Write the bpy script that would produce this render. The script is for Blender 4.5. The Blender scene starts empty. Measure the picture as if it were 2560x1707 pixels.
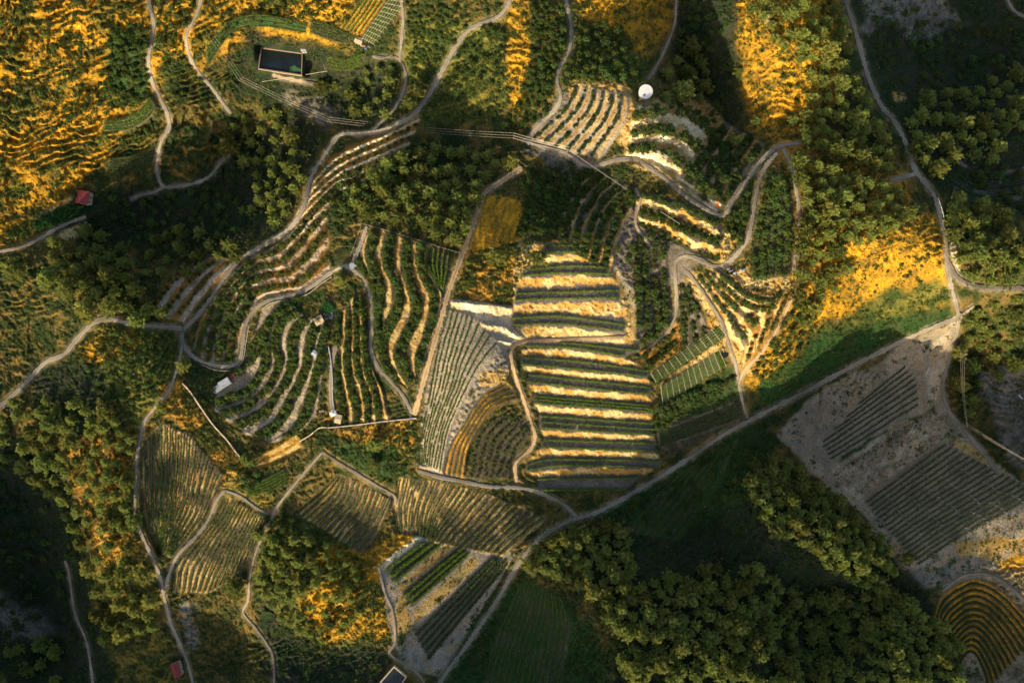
import bpy, math, random
import numpy as np

# ------------------------------------------------------------ camera, sky, sun, exposure
HC = 420.0            # camera height above the mean ground (m)
FPX = 1680.0          # focal length in photograph pixels (2560 wide)
CX, CY = 1280.0, 853.5
SUN_EL = 18.5
SUN_DX, SUN_DY = 0.454, 0.891      # horizontal direction the light travels (world x, y)

scn = bpy.context.scene
cd = bpy.data.cameras.new("camera"); cam = bpy.data.objects.new("camera", cd)
scn.collection.objects.link(cam); scn.camera = cam
cam.location = (0, 0, HC); cam.rotation_euler = (0, 0, 0)
cd.sensor_width = 36.0; cd.lens = 36.0 * FPX / 2560.0
cd.clip_start = 1.0; cd.clip_end = 20000.0

world = bpy.data.worlds.new("World"); scn.world = world; world.use_nodes = True
wn = world.node_tree.nodes; wl = world.node_tree.links; wn.clear()
sky = wn.new("ShaderNodeTexSky"); sky.sky_type = 'NISHITA'; sky.sun_disc = False
sky.sun_elevation = math.radians(SUN_EL)
sky.sun_rotation = math.atan2(-SUN_DX, -SUN_DY)
sky.air_density = 1.0; sky.dust_density = 3.0; sky.ozone_density = 0.4
bgn = wn.new("ShaderNodeBackground"); bgn.inputs[1].default_value = 0.15
wo = wn.new("ShaderNodeOutputWorld")
wl.new(sky.outputs[0], bgn.inputs[0]); wl.new(bgn.outputs[0], wo.inputs[0])

sl = bpy.data.lights.new("sun", 'SUN'); sun = bpy.data.objects.new("sun", sl)
scn.collection.objects.link(sun)
sl.energy = 5.0; sl.angle = math.radians(0.5); sl.color = (1.0, 0.84, 0.55)
te = math.tan(math.radians(SUN_EL))
from mathutils import Vector
sun.rotation_euler = Vector((-SUN_DX, -SUN_DY, te)).to_track_quat('Z', 'Y').to_euler()
sun.location = (-300, -600, 400)

scn.view_settings.view_transform = 'Standard'; scn.view_settings.look = 'None'
scn.view_settings.gamma = 1.0; scn.view_settings.use_curve_mapping = False
scn.view_settings.exposure = 0.5

#==T0==
# ------------------------------------------------------------ terrain data (photograph pixels)
rng = np.random.default_rng(7)
FS = 2.0
UF = np.arange(-80, 2641, FS); VF = np.arange(-80, 1789, FS)
def _out(a, b, s0, g):
    r = []; x = a; s = s0
    while (x < b if s0 > 0 else x > b):
        x += s; s *= g; r.append(x)
    return np.array(r)
UA = np.concatenate([_out(UF[0], -6000, -6., 1.12)[::-1], UF, _out(UF[-1], 8600, 6., 1.12)])
VA = np.concatenate([_out(VF[0], -6000, -6., 1.12)[::-1], VF, _out(VF[-1], 7800, 6., 1.12)])
iu0 = int(np.argmin(abs(UA - UF[0]))); iv0 = int(np.argmin(abs(VA - VF[0])))
NU, NV = len(UF), len(VF)

def noise(u, v, s, seed):
    """smooth value noise, feature size s pixels"""
    x = u / s + 1000.3; y = v / s + 1000.7
    xi = np.floor(x).astype(np.int64); yi = np.floor(y).astype(np.int64)
    fx = x - xi; fy = y - yi
    fx = fx * fx * (3 - 2 * fx); fy = fy * fy * (3 - 2 * fy)
    def h(a, b):
        n = (a * 374761393 + b * 668265263 + seed * 974711) & 0xffffffff
        n = ((n ^ (n >> 13)) * 1274126177) & 0xffffffff
        return ((n ^ (n >> 16)) & 0xffff) / 65535.0
    a = h(xi, yi); b = h(xi + 1, yi); c = h(xi, yi + 1); d = h(xi + 1, yi + 1)
    return (a + (b - a) * fx) * (1 - fy) + (c + (d - c) * fx) * fy
def fbm(u, v, s, seed, o=4):
    r = 0; a = 1; t = 0
    for k in range(o):
        r = r + a * noise(u, v, s / 2 ** k, seed + k * 17); t += a; a *= .5
    return r / t
def blur(a, r, n=2):
    """box blur of radius r cells"""
    r = int(r)
    if r < 1: return a
    for _ in range(n):
        for ax in (0, 1):
            p = np.concatenate([np.repeat(np.take(a, [0], ax), r + 1, ax), a, np.repeat(np.take(a, [-1], ax), r, ax)], ax)
            c = np.cumsum(p, ax)
            m = a.shape[ax]
            a = (np.take(c, range(2 * r + 1, 2 * r + 1 + m), ax) - np.take(c, range(0, m), ax)) / (2 * r + 1)
    return a
def spline(pts, step=None, n=None):
    """Catmull-Rom through pts, resampled evenly by arc length"""
    P = np.array(pts, float)
    if len(P) > 2:
        Q = np.vstack([2 * P[0] - P[1], P, 2 * P[-1] - P[-2]]); o = []
        for i in range(1, len(Q) - 2):
            t = np.linspace(0, 1, 16, endpoint=False)[:, None]
            a, b, c, d = Q[i - 1], Q[i], Q[i + 1], Q[i + 2]
            o.append(.5 * ((2 * b) + (-a + c) * t + (2 * a - 5 * b + 4 * c - d) * t ** 2 + (-a + 3 * b - 3 * c + d) * t ** 3))
        P = np.vstack(o + [P[-1:]])
    L = np.concatenate([[0], np.cumsum(np.hypot(*np.diff(P, axis=0).T))])
    if n is None: n = max(2, int(round(L[-1] / step)) + 1)
    s = np.linspace(0, L[-1], n)
    return np.column_stack([np.interp(s, L, P[:, 0]), np.interp(s, L, P[:, 1])])
def inpoly(u, v, poly):
    r = np.zeros(u.shape, bool); P = np.array(poly, float); n = len(P)
    x0, y0 = P.min(0); x1, y1 = P.max(0)
    bb = (u >= x0) & (u <= x1) & (v >= y0) & (v <= y1)
    uu = u[bb]; vv = v[bb]; q = np.zeros(uu.shape, bool); j = n - 1
    for i in range(n):
        xi, yi = P[i]; xj, yj = P[j]
        c = ((yi > vv) != (yj > vv)) & (uu < (xj - xi) * (vv - yi) / (yj - yi + 1e-12) + xi)
        q ^= c; j = i
    r[bb] = q
    return r

# control heights: (u, v, z)
CTRL = [
 # top left lit hill
 (0,0,34),(0,250,20),(0,430,12),(150,120,30),(300,60,34),(200,330,12),(330,230,18),(420,60,30),(420,250,10),(520,60,30),
 (640,20,30),(780,40,26),(700,120,10),(80,560,0),(210,520,-6),(130,520,0),
 # valley through the left centre
 (330,410,-11),(480,330,-14),(600,300,-28),(600,430,-36),(480,500,-30),(330,560,-26),(240,600,-16),(700,240,-20),(860,240,-20),(840,160,-4),
 (700,400,-24),(780,330,-16),(1000,200,0),(960,60,14),(1080,40,18),(1180,120,12),(1100,330,-4),(1230,150,14),(1340,90,20),
 # lit ridge left
 (60,720,8),(220,680,14),(360,800,10),(430,700,-8),(560,640,-8),(640,600,-8),(100,850,0),(0,950,-2),(260,860,12),(400,900,14),
 (30,1080,-2),(140,1050,2),(300,1100,10),(240,1250,4),(320,1400,2),(60,1250,-26),(60,1500,-34),(170,1450,-24),(260,1620,-12),(100,1690,-14),
 # centre left terraces
 (500,850,-4),(600,800,-2),(700,700,2),(800,600,8),(900,470,12),(760,470,2),(980,380,14),(1030,300,12),(870,400,6),
 (600,950,-4),(700,1000,0),(820,900,10),(900,780,16),(1000,700,24),(1080,640,28),(960,1000,16),(1040,900,24),(1100,800,28),(860,1050,8),
 (1000,540,20),(1100,480,16),(1220,420,10),(1170,550,24),(1280,560,22),
 (560,1100,-2),(470,1030,6),(500,1180,0),(400,1150,0),(420,1400,-6),(520,1450,-12),(600,1350,-10),(700,1200,0),(850,1120,6),
 (1000,1100,14),(1150,1000,22),(1250,900,24),(1120,1180,6),(1000,1240,2),(1150,1300,-4),(800,1260,-2),(900,1350,-4),
 (700,1400,2),(850,1480,6),(700,1600,-14),(560,1600,-26),(480,1640,-20),(850,1620,-6),(960,1560,6),(1050,1500,4),(1150,1450,0),
 # centre stripes, descending towards the bottom of the picture
 (1300,620,28),(1450,600,32),(1400,750,18),(1550,760,20),(1320,860,12),(1560,880,8),(1340,1000,0),(1600,1000,-4),(1340,1160,-12),(1600,1160,-16),
 # right-hand hill
 (1350,380,10),(1400,280,18),(1480,230,24),(1600,250,28),(1560,340,22),(1480,420,10),(1450,500,14),(1600,400,26),(1700,300,24),
 (1640,520,26),(1740,520,24),(1600,620,20),(1640,720,10),(1720,680,16),(1560,680,20),(1680,840,0),(1760,800,10),(1860,700,26),(1880,560,30),(1950,420,34),
 (1790,920,-6),(1880,900,0),(1960,800,14),(1700,1000,-16),(1840,1020,-26),(1700,1120,-28),
 # gully and the ridge to its right
 (1700,0,-10),(1740,120,-16),(1760,240,-16),(1800,340,0),(1840,400,14),(1660,80,2),(1600,150,18),(1560,30,14),(1480,60,14),(1640,200,14),
 (1860,60,20),(1900,200,14),(1940,20,24),(2060,60,26),(2100,230,24),(2160,380,22),(2060,420,30),(2000,300,18),
 (2040,560,30),(2180,600,34),(2060,740,14),(1960,900,2),(2200,760,-10),(2300,650,22),(2330,540,26),(2280,440,18),
 # far right valley
 (2200,60,-12),(2250,180,-20),(2230,300,6),(2350,100,-38),(2500,60,-50),(2440,200,-36),(2540,160,-40),(2330,330,2),(2480,320,-4),
 (2450,460,0),(2560,500,-8),(2380,560,18),(2480,620,24),(2560,640,22),(2400,700,20),(2540,800,-16),(2440,780,-20),
 # below the diagonal road
 (2380,790,-20),(2200,870,-48),(2050,950,-48),(1900,1030,-36),(2150,1000,-46),(2330,900,-42),(2450,900,-44),(2560,980,-38),
 (2060,1150,-34),(2250,1050,-44),(2350,1030,-36),(2480,1100,-28),(2380,1150,-20),(2560,1250,4),(2150,1250,-20),(2300,1400,5),(2450,1320,2),
 (2200,1440,-6),(2450,1440,5),(2560,1400,10),(2560,1640,14),(2400,1560,6),(2400,1700,22),
 (1780,1130,-34),(1600,1230,-24),(1700,1300,-30),(1560,1400,-3),(1780,1420,-9),(1880,1200,-6),(1980,1300,8),(2120,1400,9),
 (1440,1300,-14),(1330,1380,-1),(1280,1500,-8),(1450,1560,13),(1220,1600,-6),(1150,1680,0),(1400,1690,8),
 (1620,1520,17),(1800,1520,15),(1700,1650,26),(2020,1500,-12),(2050,1600,-6),(2200,1650,20),(1900,1690,27),
 (1720,1460,9),(1860,1440,9),(1900,1545,15),(1780,1545,19),(1550,1350,-6),(2310,1590,14),
 # outside the frame
 (1000,1780,24),(1300,1860,44),(1700,1880,46),(2100,1880,44),(2500,1880,42),(2900,1850,50),(2750,1500,30),(2760,1100,0),(2760,600,20),(2760,200,-30),
 (700,1800,4),(450,1800,-10),(200,1860,14),(-100,1700,26),(-150,1450,22),(-180,1200,4),(-180,900,6),(-150,600,10),(-150,200,24),(-100,-150,40),
 (400,-150,40),(800,-150,36),(1300,-150,30),(1800,-150,20),(2300,-150,-40),(2700,-150,-50),
 (-900,-900,40),(1200,-1000,50),(3500,-900,10),(-1000,900,20),(3600,900,30),(-900,2600,10),(1200,2800,10),(3500,2700,20),
 (-5000,-5000,60),(7500,-5000,60),(-5000,6500,0),(7500,6500,0),
]
CT = np.array(CTRL, float)
CC = 60.0
def _ker(d2): return -np.sqrt(d2 + CC * CC)
_n = len(CT)
_A = np.zeros((_n + 1, _n + 1))
_A[:_n, :_n] = _ker((CT[:, None, 0] - CT[None, :, 0]) ** 2 + (CT[:, None, 1] - CT[None, :, 1]) ** 2) + np.eye(_n) * 12.0 * -1 * -1
_A[:_n, _n] = 1; _A[_n, :_n] = 1
_w = np.linalg.solve(_A, np.concatenate([CT[:, 2], [0]]))
def base_height(U, V):
    Z = np.full(U.shape, _w[-1]); 
    for i in range(_n):
        Z += _w[i] * _ker((U - CT[i, 0]) ** 2 + (V - CT[i, 1]) ** 2)
    return Z

# ---- roads: (name, width px, points)
ROADS = [
 ("road",14,[(372,-60),(372,0),(379,30),(384,60),(377,110),(371,150),(376,190),(388,222),(405,255),(420,290),(422,320),(405,350),(395,385),(392,420),(398,450),(410,470)]),
 ("road",12,[(575,385),(555,402),(540,422),(518,445),(480,460),(440,466),(408,470),(380,482),(350,488),(322,500)]),
 ("road",12,[(505,-60),(502,0),(490,40),(470,75),(466,110),(478,150),(500,185),(530,220),(555,255),(578,285)]),
 ("road",16,[(1278,-60),(1275,0),(1262,25),(1240,45),(1200,60),(1168,80),(1140,115),(1115,160),(1085,215),(1060,255),(1030,290),(990,312),(950,328),(900,335),(850,338),(820,375),(790,420),(775,455),(765,500),(745,545),(715,580),(672,605),(630,630),(600,648),(560,695),(528,745),(495,788),(470,812),(455,828)]),
 ("road",14,[(455,828),(455,855),(472,882),(500,902),(545,915),(580,914),(600,898),(607,860),(615,810),(635,775),(670,752),(735,737),(785,712),(825,683),(862,662)]),
 ("road",16,[(862,662),(895,682),(918,708),(930,760),(930,820),(927,870),(945,915),(975,950),(1005,985),(1022,1015),(1032,1035)]),
 ("road",18,[(455,822),(400,817),(340,812),(290,800),(258,797),(228,812),(190,850),(160,885),(115,905),(75,945),(35,985),(-10,1020),(-70,1050)]),
 ("road",10,[(925,334),(955,305),(990,265),(1010,225),(1015,190),(1005,160),(985,142),(955,145),(930,140)]),
 ("road",12,[(1003,-60),(1003,0),(1008,40),(1003,110),(1000,150)]),
 ("road",14,[(1413,-60),(1415,0),(1424,40),(1428,90),(1421,135),(1402,165),(1393,200),(1402,235),(1396,262),(1372,290),(1338,322),(1308,352)]),
 ("road",15,[(1308,352),(1360,368),(1415,383),(1465,415),(1500,412),(1540,400),(1590,398),(1618,415),(1655,440),(1700,478),(1740,508),(1785,532),(1812,535),(1838,495),(1870,450),(1900,405),(1930,377),(1962,362),(2005,358)]),
 ("road",16,[(1945,382),(1918,410),(1900,450),(1888,500),(1880,555),(1868,600),(1838,640),(1808,664),(1780,664),(1748,648),(1712,640),(1690,655),(1688,690),(1692,740),(1690,790)]),
 ("path",11,[(1690,788),(1672,825),(1645,852),(1618,872)]),
 ("road",11,[(1706,668),(1740,705),(1778,760),(1805,805),(1822,860),(1838,905),(1848,960),(1858,1010),(1870,1045)]),
 ("dirt_track",11,[(1993,700),(1978,750),(1945,820),(1905,880),(1862,925),(1848,960)]),
 ("road",14,[(1958,372),(1980,420),(1992,480),(2000,540),(1995,600),(1985,680)]),
 ("road",17,[(2398,792),(2300,832),(2200,880),(2100,932),(2000,985),(1900,1037),(1800,1092),(1700,1160),(1600,1222),(1500,1277),(1440,1297),(1375,1328),(1325,1370),(1283,1430),(1243,1500),(1203,1560),(1160,1622),(1110,1690),(1070,1760)]),
 ("road",18,[(2110,-60),(2113,0),(2130,50),(2150,120),(2170,190),(2200,260),(2240,310),(2265,360),(2288,425),(2320,465),(2340,500),(2352,550),(2365,600),(2368,650),(2375,700),(2388,750),(2398,792)]),
 ("road",14,[(2288,435),(2262,442),(2225,452)]),
 ("road",20,[(2372,655),(2388,688),(2420,710),(2480,720),(2560,720),(2640,722)]),
 ("road",13,[(2435,765),(2410,785),(2398,800),(2388,850),(2368,915),(2358,968),(2370,1020),(2400,1062),(2440,1110),(2475,1155),(2496,1185)]),
 ("dirt_track",20,[(1305,418),(1250,456),(1212,482),(1197,520),(1177,580),(1155,640),(1125,720),(1105,790),(1080,880),(1060,950),(1036,1038)]),
 ("dirt_track",13,[(1560,842),(1480,846),(1400,850),(1330,852),(1295,858),(1278,875),(1280,905),(1292,950),(1310,1000),(1328,1055),(1338,1090),(1328,1120),(1300,1145),(1288,1165),(1292,1205)]),
 ("road",14,[(1046,1176),(1100,1192),(1160,1203),(1220,1215),(1290,1218),(1335,1226),(1375,1242),(1410,1262),(1442,1292)]),
 ("path",11,[(806,1130),(850,1158),(900,1188),(940,1212),(985,1238),(988,1262)]),
 ("path",9,[(806,1130),(760,1182),(715,1237),(690,1272),(662,1330),(640,1380),(625,1440),(620,1500),(608,1530),(635,1565),(665,1605),(684,1650),(685,1760)]),
 ("road",12,[(455,855),(450,890),(437,940),(420,980),(393,1012),(363,1050),(350,1095),(342,1150),(338,1220),(340,1285),(352,1330),(380,1390),(400,1440),(410,1490),(425,1550),(450,1610),(470,1660),(490,1740)]),
 ("road",12,[(562,1225),(542,1250),(520,1300),(488,1342),(450,1380),(430,1415),(414,1465),(408,1490)]),
 ("road",9,[(562,1225),(600,1240),(640,1268),(672,1285)]),
 ("path",10,[(162,1400),(172,1430),(180,1490),(190,1540),(215,1600),(225,1650),(238,1760)]),
 ("path",12,[(-70,640),(0,628),(50,618),(100,597),(140,572),(190,550),(215,542)]),
 ("path",12,[(680,188),(730,200),(800,212)]),
 ("path",9,[(948,1420),(962,1480),(982,1530),(988,1600),(975,1632),(1012,1662),(1050,1690),(1075,1740)]),
 ("path",8,[(1693,-60),(1690,20),(1684,70),(1655,140),(1620,200)]),
 ("road",10,[(2500,-60),(2520,0),(2542,32),(2600,60)]),
 ("path",10,[(2355,1478),(2410,1440),(2470,1436),(2520,1462),(2560,1500),(2610,1560)]),
 ("road",15,[(917,566),(906,600),(893,632),(880,660),(870,672)]),
 ("path",14,[(840,862),(828,930),(828,1000),(834,1030)]),
 ("path",10,[(1630,620),(1590,560),(1600,500),(1590,470)]),
]

# ---- terraced patches: guides run along the terrace, ordered from the low side to the high side
#  bank=(centre, half width) of the slope inside one period; rows = fractions where plants stand
PATCH = []
def patch(key, g, n, step, bank, rows, kind, soil, bankc, sp=9, r=4, **k):
    PATCH.append(dict(key=key, g=g, n=n, step=step, bank=bank, rows=rows, kind=kind, soil=soil, bankc=bankc, sp=sp, r=r, **k))

# the striped slope in the middle: explicit benches (low row, high row)
STR = [
 ([(1351,1224),(1566,1222)],[(1343,1197),(1598,1192)]),
 ([(1316,1175),(1416,1162),(1648,1167)],[(1313,1165),(1361,1149),(1470,1148),(1648,1151)]),
 ([(1353,1116),(1642,1127)],[(1361,1099),(1636,1108)]),
 ([(1350,1068),(1634,1086)],[(1348,1039),(1631,1058)]),
 ([(1334,1006),(1628,1029)],[(1337,990),(1628,1014)]),
 ([(1318,954),(1623,985)],[(1321,937),(1623,968)]),
 ([(1304,910),(1443,922),(1620,941)],[(1304,894),(1470,906),(1620,928)]),
 ([(1310,865),(1430,869),(1560,890)],[(1330,858),(1443,860),(1593,878)]),
 ([(1280,812),(1400,809),(1560,827)],[(1280,796),(1400,791),(1566,812)]),
 ([(1287,750),(1400,746),(1548,744)],[(1290,735),(1400,730),(1548,726)]),
 ([(1300,690),(1400,682),(1530,686)],[(1325,674),(1420,666),(1520,670)]),
 ([(1350,632),(1472,630)],[(1365,616),(1470,614)]),
]
patch("topgrey", [[(1188,880),(1268,888)],[(1180,858),(1272,868)],[(1178,843),(1275,856)],[(1165,828),(1292,848)],[(1154,808),(1250,816),(1312,850)],[(1132,772),(1287,792)],[(1128,750),(1286,768)]],
  None, 3.4, (0.78,0.2), [], None, 'greylight', 'chalk', T=[0,.4,1,1.4,2.0,2.6,3.0])
_g = []; _T = []
for _k, (lo, hi) in enumerate(STR):
    _g += [lo, hi]; _T += [_k, _k + .45]
_g.append([(1375,600),(1470,600)]); _T.append(len(STR) - .25)
patch("striped", _g, None, 3.4, (0.75, 0.14), [0.0, 0.45], 'vine', 'grey', 'chalkgold', T=_T, ext=6,  # narrow chalk band: dark soil colour on the lower bank stands in for vine shade
      desc="row of green vines on the striped chalk terraces between the winding track and the orchard")
patch("fork", [[(897,600),(890,645),(908,688),(932,725),(944,790),(942,850),(948,880)],[(930,575),(916,625),(925,668),(940,705),(948,750),(945,800),(940,850)],
  [(975,580),(962,632),(967,672),(988,715),(993,748),(978,790),(955,840),(950,880),(960,915),(985,950)],
  [(1012,595),(1008,658),(1018,705),(1032,750),(1030,790),(1005,845),(990,885),(1005,935),(1028,972)],
  [(1050,605),(1047,650),(1058,694),(1080,740),(1076,800),(1060,850),(1045,895),(1042,930)],
  [(1085,618),(1080,655),(1088,690),(1110,740),(1102,790),(1085,845),(1072,880),(1060,910)]],
  [1,1,1,1,1], 3.0, (0.62,0.19), [0.05,0.27], 'tree', 'soil', 'goldpale', sp=10.5, r=9,
  desc="round orchard tree on the long curved terraces inside the fork of dirt tracks")
patch("tri", [[(1070,615),(1068,660),(1095,715)],[(1130,640),(1122,690),(1108,730)]], [5], .5, (0.5,.2), [0.3], 'vine', 'soil','soil',
  desc="short row of vines in the small triangular plot at the fork")
patch("finger", [[(845,790),(838,862),(838,936),(850,1006),(857,1060)],[(868,770),(865,862),(863,908),(874,976),(886,1017),(886,1058)],
  [(888,735),(888,862),(890,922),(904,963),(915,1004),(916,1056)],[(905,740),(908,862),(914,930),(928,963),(939,1004),(944,1054)],
  [(915,850),(925,908),(943,947),(958,976),(966,1017),(978,1050)]], [1,1,1,1], 2.6, (0.66,0.17), [0.02,0.24], 'tree', 'soil', 'goldpale', sp=11, r=7.6,
  desc="bushy orchard tree on the parallel terraces above the long boundary wall")
patch("sweep", [[(640,835),(648,795),(668,768),(720,752),(772,728)],
  [(645,861),(641,912),(627,946),(593,972),(542,985)][::-1]+[(655,820),(680,780),(735,760)],
  [(535,1026),(576,1011),(627,989),(653,963),(675,929),(679,895),(666,854),(680,808),(738,773)],
  [(563,1045),(610,1031),(644,1014),(670,989),(701,946),(711,895),(704,854),(718,808),(754,786)],
  [(610,1083),(645,1062),(678,1040),(697,1006),(719,972),(743,921),(750,870),(760,830),(778,800)],
  [(680,1105),(712,1079),(728,1052),(740,1014),(764,963),(781,909),(790,860),(800,830),(808,790)],
  [(740,1085),(768,1060),(790,1030),(798,980),(806,920),(812,870),(820,830)]], [1,1,1,1,1,1], 2.6, (0.0,0.24), [0.42,0.68], 'tree', 'soil', 'greypale', sp=10.5, r=8.6,
  desc="orchard tree in the dense curved rows left of the narrow walled lane")
patch("horseshoe", [[(592,884),(600,840),(622,788),(661,742),(738,728),(785,704),(825,675)],
  [(560,900),(575,840),(600,770),(627,722),(678,703),(716,703),(755,679),(785,655),(820,610)],
  [(535,905),(550,830),(580,750),(636,688),(687,676),(721,664),(750,640),(775,600),(815,550)],
  [(510,895),(525,820),(570,730),(640,660),(675,650),(706,636),(735,605),(775,560),(820,520)],
  [(485,875),(500,810),(555,720),(615,655),(670,625),(710,600),(745,568),(780,520),(820,470)]], [1,1,1,1], 2.6, (0.12,0.16), [0.6], 'tree', 'gold2', 'chalkdim', sp=15, r=8.5, wob=.4,
  desc="small round tree on the rust-coloured terraces inside the horseshoe road")
patch("upper", [[(700,620),(760,565),(805,510),(850,485),(930,455),(990,432)],[(790,440),(845,382),(912,352),(980,322),(1055,285)]], [5], 2.4, (0.5,0.16), [0.1], 'tree', 'gold2', 'chalk', sp=19, r=5,
  desc="little shrub-like tree on the rust and white terraces along the climbing road")
patch("wedge", [[(362,785),(430,700),(505,645)],[(465,805),(545,700),(605,652)]], [3], 2.4, (0.6,0.22), [0.15], 'tree', 'gold2', 'chalkdim', sp=15, r=5.5,
  desc="small tree on the stony wedge of terraces beside the junction")
patch("greyfan", [[(1120,770),(1092,880),(1075,980),(1052,1100),(1048,1160)],[(1180,790),(1150,880),(1120,980),(1085,1080),(1070,1165)],
  [(1255,870),(1200,930),(1165,990),(1125,1080),(1105,1180)]], [5,5], .7, (0.5,0.3), [0.1], 'tiny', 'greylight', 'greypale', sp=6, r=2, wob=.5,
  desc="line of tiny seedlings on the pale grey fan of furrows")
patch("rust", [[(1262,955),(1205,990),(1160,1060),(1125,1120),(1108,1185)],[(1305,995),(1240,1020),(1195,1075),(1170,1130),(1160,1200)]], [4], 1.6, (0.5,0.25), [0.1], 'tiny', 'soil', 'rust', sp=6, r=2.6,
  desc="line of young plants on the rust-striped furrows")
patch("grove", [[(1175,1195),(1185,1130),(1205,1075),(1250,1040),(1300,1035)],[(1270,1195),(1290,1150),(1312,1110),(1325,1075)]], [6], .8, (0.5,0.25), [0.2], 'tree', 'soil', 'soil', sp=12.5, r=4.6,
  desc="small star-shaped tree in the round young grove beside the winding track")
patch("tankrows", [[(1328,348),(1372,310),(1412,272),(1432,235),(1438,212)],[(1500,398),(1545,335),(1568,290),(1572,240)]], [6], 1.3, (0.6,0.15), [0.1], 'tree', 'greylight', 'goldpale', sp=9, r=5.4, wob=.3,
  desc="clipped orchard tree in the curved rows below the round tank")
patch("dryfield", [[(1182,630),(1188,570),(1215,500),(1225,490)],[(1300,600),(1325,560),(1352,515)]], [7], .7, (0.4,0.25), [], None, 'gold', 'gold')
patch("rowsmid", [[(1378,585),(1398,520),(1440,455),(1475,420)],[(1530,690),(1545,610),(1580,530),(1625,495)]], [6], 2.0, (0.6,0.17), [0.05,0.3], 'tree', 'greysoil', 'goldpale', sp=15, r=8, wob=.5,
  desc="leafy orchard tree in the slanting rows above the striped slope")
patch("rowsleft", [[(1290,590),(1340,470),(1390,420)],[(1380,585),(1400,515),(1445,450)]], [3], 1.2, (0.55,0.2), [0.1,0.5], 'tree', 'greysoil', 'soil', sp=13, r=9,
  desc="leafy orchard tree in the thick grove below the power line")
patch("whitebanks", [[(1570,405),(1640,410),(1700,455),(1760,500),(1800,525)],[(1580,280),(1660,262),(1720,262),(1770,300),(1830,390)]], [3], 4.0, (0.3,0.2), [0.66,0.85], 'tree', 'goldpale', 'chalk', sp=19, r=10,
  wob=.55, desc="broad dark tree between the white banks below the round tank")
patch("slantrows", [[(1700,445),(1745,380),(1800,300)],[(1815,520),(1870,430),(1915,365)]], [4], 2.6, (0.15,0.15), [0.45,0.7], 'tree', 'greysoil', 'chalkgold', sp=15, r=9,
  desc="dark orchard tree in the slanting rows before the hairpin")
patch("hairpinbank", [[(1600,560),(1660,590),(1730,630),(1800,650)],[(1570,480),(1640,490),(1730,520),(1800,560)]], [2], 4.5, (0.45,0.22), [0.95,0.12,0.8], 'tree', 'greysoil', 'chalkgold', sp=17, r=8,
  wob=.55, desc="dark tree along the cream banks inside the hairpin bend")
patch("lens", [[(1885,700),(1885,620),(1905,520),(1935,430)],[(1975,690),(1985,600),(1978,510),(1955,430)]], [5], .8, (0.5,0.25), [0.3], 'tree', 'soil', 'soil', sp=12, r=9,
  desc="dark citrus-like tree in the lens-shaped orchard between two roads")
patch("darkgrove", [[(1590,850),(1592,760),(1588,660),(1600,570)],[(1690,860),(1680,760),(1672,680),(1668,600)]], [4], 1.0, (0.5,0.25), [0.3], 'tree', 'soil', 'grey', sp=14, r=9,
  desc="tall dark tree in the shaded grove west of the fan-shaped yard")
patch("darkgrove2", [[(1705,870),(1702,790),(1700,700)],[(1790,860),(1765,800),(1722,715)]], [3], 1.0, (0.5,0.25), [0.3], 'tree', 'soil', 'grey', sp=15, r=8.5,
  desc="dark tree in the narrow grove between two descending roads")
patch("yellowbanks", [[(1735,690),(1790,770),(1830,850),(1850,880)],[(1800,675),(1870,735),(1940,745),(1985,705)]], [4], 3.0, (0.2,0.2), [0.65], 'tree', 'greysoil', 'chalkgold', sp=13, r=8,
  wob=.55, desc="orchard tree on the cream banks below the debris heap")
patch("lowright", [[(1850,920),(1862,880),(1870,850),(1840,800)],[(1940,810),(1950,790),(1985,730)]], [3], 2.5, (0.2,0.2), [0.65], 'tree', 'gold2', 'chalkgold', sp=15, r=7,
  desc="bushy tree in the tangled plot beside the pale dirt track")
patch("leftleaf", [[(1620,905),(1660,880),(1700,850)],[(1600,880),(1640,850),(1690,800)]], [2], 2.0, (0.5,0.25), [0.2], 'tree', 'gold2', 'rust', sp=14, r=7,
  desc="scrubby tree above the netted vine beds")
patch("olivebelt", [[(1650,1050),(1720,1020),(1800,985)],[(1640,1020),(1700,990),(1840,940)]], [2], 1.0, (0.5,0.25), [0.2,.7], 'tree', 'soil', 'soil', sp=16, r=10,
  desc="broad tree in the thick belt between the two vine nets")
# trellised beds
patch("bed_hi", [[(1640,955),(1816,838)],[(1627,933),(1795,813)]], [5], .3, (0.5,0.3), [0.3], 'vine', 'soil','soil', net=11,
  desc="green vine row under the upper netted trellis beside the striped slope")
patch("bed_mid", [[(1657,1010),(1815,915)],[(1652,965),(1798,876)]], [11], .2, (0.5,0.3), [0.3], 'vine', 'soil','soil', net=11,
  desc="green vine row under the broad netted trellis beside the striped slope")
patch("bed_low", [[(1648,1118),(1850,1044)],[(1646,1080),(1838,1006)]], [8], .2, (0.5,0.3), [0.3], 'vine', 'greyvine','greyvine',
  desc="dark vine row in the shaded bed above the diagonal road")
patch("nets_top", [[(935,112),(1003,20),(1015,-20)],[(905,95),(960,15),(985,-20)]], [6], .3, (0.5,0.3), [0.4], 'vine', 'soil','soil', net=12,
  desc="vine row in the green netted bed at the top edge")
patch("beds_top2", [[(900,90),(955,10),(970,-20)],[(850,72),(890,20),(915,-20)]], [5], .8, (0.5,0.3), [0.4], 'vine', 'gold2','gold',
  desc="thin vine row on the striped bed beside the green nets")
patch("plot_top", [[(775,82),(820,100),(868,112)],[(778,52),(820,60),(872,84)]], [5], .3, (0.5,0.3), [0.4], 'vine', 'soil','soil',
  desc="short dark vine row in the small plot above the reservoir")
patch("arc_top", [[(520,165),(580,85),(660,68),(765,84)],[(515,120),(575,55),(650,35),(768,58)]], [3], 1.2, (0.5,0.3), [0.35], 'vine', 'green','green',
  desc="green vegetable row curving along the golden slope")
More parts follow.
